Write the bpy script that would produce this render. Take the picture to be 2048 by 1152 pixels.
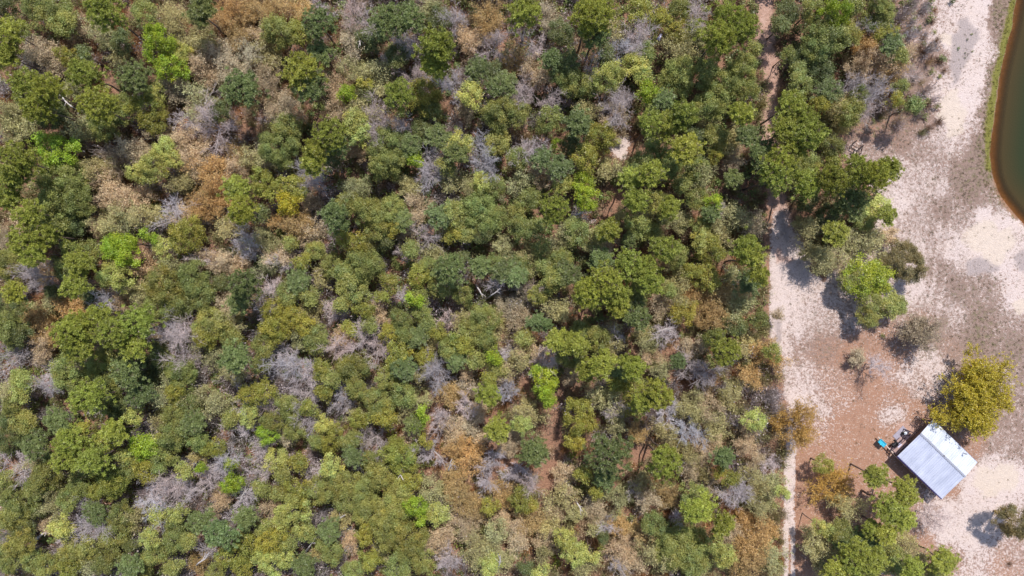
import bpy, math, random
import numpy as np
from mathutils import Vector
C = bpy.context.scene.collection
for o in list(bpy.data.objects): bpy.data.objects.remove(o)

# ---------------------------------------------------------------- camera, light, exposure
H = 103.0                      # metres above the ground
S = 0.075                      # metres of ground per photo pixel
cam = bpy.data.cameras.new('camera'); co = bpy.data.objects.new('camera', cam); C.objects.link(co)
co.location = (0, 0, H); co.rotation_euler = (0, 0, 0)
cam.sensor_width = 36; cam.lens = 36 * H / (2048 * S); cam.clip_end = 8000
bpy.context.scene.camera = co
SUN_DIR = Vector((0.20, 0.60, 1.02)).normalized()      # towards the sun
elev = math.asin(SUN_DIR.z); azim = math.atan2(SUN_DIR.x, SUN_DIR.y)
sl = bpy.data.lights.new('sun', 'SUN'); so = bpy.data.objects.new('sun', sl); C.objects.link(so)
sl.energy = 4.6; sl.angle = math.radians(0.55); sl.color = (1.0, 0.965, 0.91)
so.rotation_euler = SUN_DIR.to_track_quat('Z', 'Y').to_euler()
W = bpy.data.worlds.new('World'); bpy.context.scene.world = W; W.use_nodes = True
nt = W.node_tree; sky = nt.nodes.new('ShaderNodeTexSky'); sky.sky_type = 'NISHITA'; sky.sun_disc = False
sky.sun_elevation = elev; sky.sun_rotation = azim
nt.nodes['Background'].inputs[1].default_value = 0.15
nt.links.new(sky.outputs[0], nt.nodes['Background'].inputs[0])
vs = bpy.context.scene.view_settings
vs.view_transform = 'Standard'; vs.look = 'None'; vs.gamma = 1; vs.exposure = 0.0
bpy.context.scene.cycles.max_bounces = 5
bpy.context.scene.cycles.diffuse_bounces = 3
bpy.context.scene.cycles.transparent_max_bounces = 4

def gx(px): return (px - 1024) * S
def gy(py): return (576 - py) * S
def at(px, py, z=0.0):
    k = 1 - z / H
    return Vector((gx(px) * k, gy(py) * k, z))
def lin(c):
    return tuple(((v / 255) / 12.92 if v / 255 <= 0.04045 else ((v / 255 + 0.055) / 1.055) ** 2.4) for v in c)

# ---------------------------------------------------------------- materials
def new_mat(name):
    m = bpy.data.materials.new(name); m.use_nodes = True
    n = m.node_tree.nodes; l = m.node_tree.links
    return m, n, l, n['Principled BSDF']
def simple(name, col, rough=0.7, metal=0.0, noise=0.0, scale=3.0):
    m, n, l, p = new_mat(name)
    p.inputs['Roughness'].default_value = rough; p.inputs['Metallic'].default_value = metal
    p.inputs['Specular IOR Level'].default_value = 0.3
    a = lin(col)
    if noise:
        t = n.new('ShaderNodeTexCoord'); x = n.new('ShaderNodeTexNoise'); x.inputs['Scale'].default_value = scale; x.inputs['Detail'].default_value = 5
        r = n.new('ShaderNodeValToRGB'); e = r.color_ramp.elements
        e[0].position = 0.3; e[1].position = 0.7
        e[0].color = (*[v * (1 - noise) for v in a], 1); e[1].color = (*[min(1, v * (1 + noise)) for v in a], 1)
        l.new(t.outputs['Object'], x.inputs['Vector']); l.new(x.outputs[0], r.inputs[0]); l.new(r.outputs[0], p.inputs['Base Color'])
    else:
        p.inputs['Base Color'].default_value = (*a, 1)
    return m
def leaf_mat(name, trans=0.3, rough=0.6, gloss=0.06):
    m = bpy.data.materials.new(name); m.use_nodes = True
    n = m.node_tree.nodes; l = m.node_tree.links; n.clear()
    out = n.new('ShaderNodeOutputMaterial')
    oi = n.new('ShaderNodeObjectInfo'); at_ = n.new('ShaderNodeAttribute'); at_.attribute_name = 'Col'
    mx = n.new('ShaderNodeMix'); mx.data_type = 'RGBA'; mx.blend_type = 'MULTIPLY'; mx.inputs[0].default_value = 1
    l.new(oi.outputs['Color'], mx.inputs[6]); l.new(at_.outputs['Color'], mx.inputs[7])
    d = n.new('ShaderNodeBsdfDiffuse'); l.new(mx.outputs[2], d.inputs[0])
    last = d.outputs[0]
    if trans:
        t = n.new('ShaderNodeBsdfTranslucent'); l.new(mx.outputs[2], t.inputs[0])
        ms = n.new('ShaderNodeMixShader'); ms.inputs[0].default_value = trans
        l.new(d.outputs[0], ms.inputs[1]); l.new(t.outputs[0], ms.inputs[2]); last = ms.outputs[0]
    if gloss:
        g = n.new('ShaderNodeBsdfGlossy'); g.inputs['Roughness'].default_value = 0.45; g.inputs[0].default_value = (1, 1, 1, 1)
        m2 = n.new('ShaderNodeMixShader'); m2.inputs[0].default_value = gloss
        l.new(last, m2.inputs[1]); l.new(g.outputs[0], m2.inputs[2]); last = m2.outputs[0]
    l.new(last, out.inputs[0])
    return m
M_LEAF = leaf_mat('leaves', 0.3, gloss=0.03)
M_NEEDLE = leaf_mat('needles', 0.26, gloss=0.03)
M_TWIG = leaf_mat('twigs', 0.0, gloss=0.0)
M_BARK = simple('bark', (112, 96, 86), 0.9, noise=0.35, scale=2.0)
M_PALEBARK = simple('pale_bark', (188, 176, 174), 0.85, noise=0.2, scale=3.0)

# ---------------------------------------------------------------- mesh helpers
def make_mesh(name, V, F, col=None, mat=None, smooth=False):
    """V (n,3), F list of (m,k) index arrays, col (n,3)"""
    me = bpy.data.meshes.new(name)
    me.vertices.add(len(V)); me.vertices.foreach_set('co', np.asarray(V, np.float32).ravel())
    F = [f for f in F if len(f)]
    loops = np.concatenate([f.ravel() for f in F]).astype(np.int32)
    counts = np.concatenate([np.full(len(f), f.shape[1], np.int32) for f in F])
    starts = np.concatenate([[0], np.cumsum(counts)[:-1]]).astype(np.int32)
    me.loops.add(len(loops)); me.loops.foreach_set('vertex_index', loops)
    me.polygons.add(len(counts)); me.polygons.foreach_set('loop_start', starts); me.polygons.foreach_set('loop_total', counts)
    if smooth: me.polygons.foreach_set('use_smooth', np.ones(len(counts), bool))
    me.update(calc_edges=True); me.validate()
    if col is not None:
        a = me.color_attributes.new('Col', 'FLOAT_COLOR', 'POINT')
        a.data.foreach_set('color', np.concatenate([col, np.ones((len(col), 1))], 1).astype(np.float32).ravel())
    if mat: me.materials.append(mat)
    return me
def norm(v): return v / np.maximum(np.linalg.norm(v, axis=-1, keepdims=True), 1e-9)
def leaves(P, N, s, rng, aspect=0.62):
    """one pointed quad per point"""
    n = len(P)
    r = norm(rng.normal(size=(n, 3))); u = norm(np.cross(N, r)); v = np.cross(N, u)
    s = np.asarray(s)[:, None]; a = u * s; b = v * s * aspect
    V = np.stack([P - a, P - b, P + a, P + b], 1).reshape(-1, 3)
    return V, np.arange(4 * n).reshape(n, 4)
def tubes(segs, k=3):
    """segs (n,8): p0 p1 r0 r1 -> k-sided prisms"""
    A = np.asarray(segs, float); n = len(A)
    p0, p1, r0, r1 = A[:, :3], A[:, 3:6], A[:, 6:7], A[:, 7:8]
    d = norm(p1 - p0); ref = np.where(np.abs(d[:, 2:3]) > 0.9, [[1., 0, 0]], [[0, 0, 1.]])
    u = norm(np.cross(d, ref)); v = np.cross(d, u)
    V = []
    for j in range(k):
        a = 2 * math.pi * j / k; V.append(p0 + (u * math.cos(a) + v * math.sin(a)) * r0)
    for j in range(k):
        a = 2 * math.pi * j / k; V.append(p1 + (u * math.cos(a) + v * math.sin(a)) * r1)
    V = np.stack(V, 1).reshape(-1, 3); b = np.arange(n)[:, None] * 2 * k
    F = np.concatenate([b + np.array([[j, (j + 1) % k, k + (j + 1) % k, k + j]]) for j in range(k)])
    return V, F
def sphere_dirs(n, rng, zmin=-1.0):
    z = rng.uniform(zmin, 1, n); a = rng.uniform(0, 2 * math.pi, n); r = np.sqrt(1 - z * z)
    return np.stack([r * np.cos(a), r * np.sin(a), z], 1)

# ---------------------------------------------------------------- tree builders; each returns (trunk mesh, crown mesh), origin at the trunk's foot
def trunk_and_limbs(R, h, rng, fork, r0, nl, top=None, lift=0.5, droop=0.0):
    """trunk in bent pieces and limbs to the crown"""
    segs = []; pts = [np.array([0., 0, -0.3])]; top = top or h * 0.93
    m = 5
    for i in range(1, m + 1):
        t = i / m
        pts.append(np.array([rng.normal(0, 0.02 * h * t), rng.normal(0, 0.02 * h * t), top * t]))
    for i in range(m):
        segs.append([*pts[i], *pts[i + 1], r0 * (1 - 0.8 * i / m), r0 * (1 - 0.8 * (i + 1) / m)])
    tips = []
    for i in range(nl):
        t = fork + (0.97 - fork) * (i + rng.uniform(0, 1)) / nl
        z = top * t; j = min(m - 1, int(t * m)); f = t * m - j
        p = pts[j] * (1 - f) + pts[j + 1] * f
        a = i * 2.4 + rng.uniform(-0.4, 0.4)
        q = (t - fork) / (1 - fork)
        L = R * (0.95 - 0.55 * q ** 1.5) * rng.uniform(0.72, 1.08)
        e = lift * rng.uniform(0.5, 1.3) + 0.5 * q
        d = np.array([math.cos(a), math.sin(a), 0.0]); rr = r0 * 0.32 * (1 - 0.5 * q)
        b = p; n = 4
        for s in range(1, n + 1):
            w = s / n
            c = p + d * L * w * math.cos(e * 0.6) + np.array([0, 0, L * math.sin(e) * w ** (1.0 + droop) * 0.8]) + rng.normal(0, 0.05 * L, 3) * w
            segs.append([*b, *c, rr * (1 - 0.75 * (s - 1) / n), rr * (1 - 0.75 * s / n)])
            if s >= 2: tips.append((c, w, a, q))
            b = c
    return segs, tips, pts
def pine(R, h, rng, sparse=1.0):
    fork = max(0.5, 1 - 1.25 * R / h * 1.1)
    nl = int(13 + 5.5 * R)
    segs, tips, pts = trunk_and_limbs(R, h, rng, fork, 0.10 + 0.035 * R, nl, lift=0.35, droop=0.3)
    tuft = []
    for (c, w, a, q) in tips:
        for _ in range(rng.integers(2, 5)):
            off = rng.normal(0, 1, 3) * np.array([0.42, 0.42, 0.22]) * (0.7 + 0.25 * R / 2.5)
            p = c + off; tuft.append(p); 
            if rng.uniform() < 0.5: segs.append([*c, *p, 0.025, 0.012])
    for _ in range(int(10 + 6 * R * R)):
        dd = sphere_dirs(1, rng, 0.0)[0]; tuft.append(np.array([pts[-1][0], pts[-1][1], h - 0.75 * R]) + dd * np.array([1, 1, 0.8]) * R * 0.85 * rng.uniform(0.5, 1.0))
    T = np.array(tuft)
    nb = 34
    n = len(T) * nb
    P = np.repeat(T, nb, 0); D = sphere_dirs(n, rng, -0.35)
    L = np.repeat(rng.uniform(0.30, 0.46, len(T)), nb) * rng.uniform(0.7, 1.1, n)
    side = norm(np.cross(D, rng.normal(size=(n, 3)))) * 0.036
    tip = P + D * L[:, None]
    mid = P + D * (L * 0.55)[:, None]
    V = np.stack([P, mid - side, tip, mid + side], 1).reshape(-1, 3)
    F = np.arange(4 * n).reshape(n, 4)
    j = np.repeat(rng.uniform(0.72, 1.2, len(T)), nb) * rng.uniform(0.85, 1.15, n)
    col = np.stack([j * rng.uniform(0.95, 1.1, n), j, j * 0.95], 1)
    col = np.repeat(col, 4, 0)
    # older, browner needles low inside the tuft
    Vt, Ft = tubes(segs, 5)
    return Vt, [Ft], V, [F], col, M_NEEDLE, M_BARK
def broadleaf(R, h, rng, leaf=0.13, dens=1.0, flat=0.75, lump=0.62, gap=0.12, open_=0.0):
    """evergreen or leafed tree: many lumps of leaf sprays over a dome"""
    depth = min(h * 0.8, 1.5 * R * flat + 1.2); base = h - depth
    segs, tips, pts = trunk_and_limbs(R * 0.8, h * 0.9, rng, max(0.25, base / h * 0.8), 0.07 + 0.04 * R, int(7 + 3 * R), lift=0.7)
    nl = int(6 + 8.0 * R * R * dens / (lump / 0.62) ** 2 * 0.8)
    d = sphere_dirs(nl, rng, -0.15)
    # ragged outline: radius varies with azimuth
    ph = rng.uniform(0, 6.28, 4); az = np.arctan2(d[:, 1], d[:, 0])
    rag = 1 + 0.13 * np.sin(2 * az + ph[0]) + 0.10 * np.sin(3 * az + ph[1]) + 0.09 * np.sin(5 * az + ph[2])
    rc = lump * rng.uniform(0.55, 1.25, nl) * (0.75 + 0.12 * R)
    rad = rng.uniform(0.45, 1.0, nl) ** 0.6
    X = d * (rad * rag)[:, None] * np.array([max(R - lump * 0.5, 0.4 * R)] * 2 + [depth * 0.62])
    X[:, 2] += base + depth * 0.38
    keep = rng.uniform(size=nl) > gap
    X, rc = X[keep], rc[keep]; nl = len(X)
    per = (rc / 0.6) ** 2 * 150 * dens * (0.13 / leaf) ** 1.6
    per = np.maximum(per.astype(int), 14)
    idx = np.repeat(np.arange(nl), per); n = len(idx)
    D = sphere_dirs(n, rng, -0.25)
    q = rng.uniform(0.35, 1.12, n) ** 0.8
    P = X[idx] + D * (rc[idx] * q)[:, None] * np.array([1, 1, 0.75])
    P += rng.normal(0, 0.10, (n, 3)) * np.where(rng.uniform(size=(n, 1)) < 0.2, 2.6, 1.0)
    N = norm(D * 0.65 + rng.normal(0, 0.65, (n, 3)) + np.array([0, 0, 0.35]))
    V, F = leaves(P, N, leaf * rng.uniform(0.6, 1.3, n), rng)
    cj = rng.uniform(0.76, 1.24, nl); hue = rng.normal(0.02, 0.05, nl)
    j = cj[idx] * rng.uniform(0.78, 1.22, n)
    col = np.stack([j * (1 + hue[idx] + rng.normal(0, 0.05, n)), j, j * (1 - hue[idx])], 1)
    Vt, Ft = tubes(segs, 5)
    return Vt, [Ft], V, [F], np.repeat(np.clip(col, 0.1, 2), 4, 0), M_LEAF, M_BARK
def grow(R, h, rng, n_limb, fan, n_sub, n_twig, wander=0.18):
    """limbs, branches and twigs of a leafless dome; returns thick segments, thin segments and twig ends"""
    thick, thin, ends = [], [], []
    zt = h * 0.32
    b = np.array([0., 0, -0.3]); t = np.array([rng.normal(0, 0.15), rng.normal(0, 0.15), zt])
    thick.append([*b, *t, 0.06 + 0.022 * R, 0.05 + 0.018 * R])
    def bend(p, d, L, r, n, store):
        out = [p]
        for s in range(n):
            d = d + rng.normal(0, wander, 3) + np.array([0, 0, 0.04]); d = d / np.linalg.norm(d)
            q = out[-1] + d * L / n
            store.append([*out[-1], *q, r * (1 - 0.6 * s / n), r * (1 - 0.6 * (s + 1) / n)]); out.append(q)
        return out, d
    for i in range(n_limb):
        a = 2 * math.pi * (i + rng.uniform(0, 0.8)) / n_limb * (1 if R < 5 else 2.618 * n_limb / (2 * math.pi) * 0.9163)
        e = rng.uniform(*fan)
        d = np.array([math.cos(a) * math.cos(e), math.sin(a) * math.cos(e), math.sin(e)])
        L = 0.72 * min(R / max(math.cos(e), 0.3), (h - zt) / max(math.sin(e), 0.2)) * (rng.uniform(0.8, 1.15) if R < 5 else rng.uniform(0.92, 1.04))
        pl, _ = bend(t, d, L, 0.03 + 0.012 * R, 4, thick)
        for s in range(n_sub):
            f = 0.25 + 0.75 * (s + rng.uniform(0, 1)) / n_sub; k = min(3, int(f * 4)); p = pl[k] + (pl[k + 1] - pl[k]) * (f * 4 - k if f < 1 else 1)
            dd = (pl[k + 1] - pl[k]); dd = dd / np.linalg.norm(dd)
            q = norm(dd * 0.8 + rng.normal(0, 0.55, 3) + np.array([0, 0, 0.15]))
            pb, _ = bend(p, q, L * rng.uniform(0.35, 0.6), 0.022, 3, thick)
            for w in range(n_twig):
                g = rng.uniform(0.1, 1.0); kk = min(2, int(g * 3)); p2 = pb[kk] + (pb[kk + 1] - pb[kk]) * (g * 3 - kk)
                q2 = norm(q * 0.7 + rng.normal(0, 0.6, 3))
                pt, _ = bend(p2, q2, L * rng.uniform(0.16, 0.34), 0.0125, 2, thin)
                ends.append(pt[-1]); ends.append(pt[1])
                for _ in range(2):
                    q3 = norm(q2 * 0.8 + rng.normal(0, 0.6, 3)); e3 = pt[1] + q3 * L * rng.uniform(0.07, 0.16)
                    thin.append([*pt[1], *e3, 0.009, 0.006]); ends.append(e3)
    return thick, thin, np.array(ends)
def bare(R, h, rng, leafy=0, leaf=0.075):
    thick, thin, ends = grow(R, h, rng, int(6 + 1.2 * R) if R < 5 else 22, (0.25, 1.35), int(5 + 1.5 * R) if R < 5 else 10, int(6 + 1.7 * R) if R < 5 else 9)
    Vt, Ft = tubes(thick, 4)
    Vc, Fc = tubes(thin, 3)
    j = np.repeat(rng.uniform(0.8, 1.15, len(thin)), 6)
    col = np.stack([j, j, j], 1); Fs = [Fc]
    if leafy:
        m = leafy; idx = np.repeat(np.arange(len(ends)), m); n = len(idx)
        P = ends[idx] + rng.normal(0, 0.11, (n, 3))
        N = norm(rng.normal(0, 0.8, (n, 3)) + np.array([0, 0, 0.6]))
        V2, F2 = leaves(P, N, leaf * rng.uniform(0.5, 1.3, n), rng)
        j = rng.uniform(0.75, 1.25, n); c2 = np.repeat(np.stack([j * rng.uniform(0.93, 1.08, n), j, j * 0.92], 1), 4, 0)
        col = np.concatenate([col * np.array([[0.95, 0.92, 1.0]]), c2]); Fs.append(F2 + len(Vc)); Vc = np.concatenate([Vc, V2])
    return Vt, [Ft], Vc, Fs, col, M_TWIG if not leafy else M_LEAF, (M_PALEBARK if not leafy else M_BARK)

# kind letter -> thing name, category, builder, nominal height for radius, sunlit colour, wording
SPEC = {
 'P': ('pine_tree', 'pine tree', 14.0, (140, 146, 66), 'yellow-green pine'),
 'G': ('pine_tree', 'pine tree', 11.0, (110, 122, 74), 'deep green pine'),
 'O': ('evergreen_tree', 'evergreen tree', 7.5, (132, 135, 74), 'olive evergreen tree'),
 'E': ('evergreen_tree', 'evergreen tree', 6.0, (100, 106, 62), 'dark green evergreen tree'),
 'M': ('leafy_tree', 'leafy tree', 8.0, (140, 138, 62), 'mustard-green leafy tree'),
 'L': ('leafy_tree', 'leafy tree', 9.0, (138, 156, 48), 'lime green leafy tree'),
 'Y': ('leafy_tree', 'leafy tree', 8.0, (164, 166, 92), 'pale yellow-green leafy tree'),
 'K': ('budding_tree', 'budding tree', 7.0, (174, 167, 120), 'khaki budding tree'),
 'T': ('twiggy_tree', 'twiggy tree', 6.5, (190, 170, 142), 'tan twiggy tree'),
 'R': ('twiggy_tree', 'twiggy tree', 6.5, (184, 154, 106), 'rusty orange twiggy tree'),
 'B': ('bare_tree', 'bare tree', 7.5, (202, 188, 188), 'grey leafless tree'),
}
GROUP = {'pine_tree': 'pines standing in and around the wood', 'evergreen_tree': 'evergreen trees of the wood', 'leafy_tree': 'leafy broadleaved trees of the wood',
         'budding_tree': 'khaki trees just coming into bud', 'twiggy_tree': 'tan and rusty twiggy trees', 'bare_tree': 'grey leafless trees'}
FAM = {'P': 'P', 'G': 'P', 'O': 'O', 'E': 'O', 'M': 'M', 'L': 'M', 'Y': 'M', 'K': 'K', 'T': 'T', 'R': 'T', 'B': 'B'}
NOMH = {'P': 14.0, 'O': 7.5, 'M': 8.0, 'K': 7.0, 'T': 6.5, 'B': 7.5}
SIZES = {'P': (1.3, 1.9, 2.6, 3.6), 'O': (1.3, 1.9, 2.6, 3.6), 'M': (1.2, 1.8, 2.5, 5.4), 'K': (1.2, 1.8, 2.5, 5.4), 'T': (1.2, 1.8, 2.6), 'B': (1.2, 1.8, 2.5)}
NVAR = 4
def build_variant(fam, R, seed):
    rng = np.random.default_rng(seed); h = NOMH[fam]
    if fam == 'P': r = pine(R, h, rng)
    elif fam == 'O': r = broadleaf(R, h, rng, leaf=0.078, dens=1.05, lump=0.44)
    elif fam == 'M': r = broadleaf(R, h, rng, leaf=0.085, dens=0.95, lump=0.42, gap=0.18)
    elif fam == 'K': r = bare(R, h, rng, leafy=7 if R > 5 else 2, leaf=0.10 if R > 5 else 0.08)
    elif fam == 'T': r = bare(R, h, rng, leafy=3, leaf=0.07)
    else: r = bare(R, h, rng)
    Vt, Ft, Vc, Fc, col, mc, mt = r
    return make_mesh('trunk', Vt, Ft, None, mt, True), make_mesh('crown', Vc, Fc, col, mc)
LIB = {}
def variant(fam, R, rnd):
    s = min(SIZES[fam], key=lambda v: abs(math.log(v / R))); k = (fam, s, rnd.randrange(NVAR if s < 5 else 1))
    if k not in LIB: LIB[k] = build_variant(fam, s, hash((s, k[2])) % 9999 + ord(fam))
    return s, LIB[k]

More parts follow.
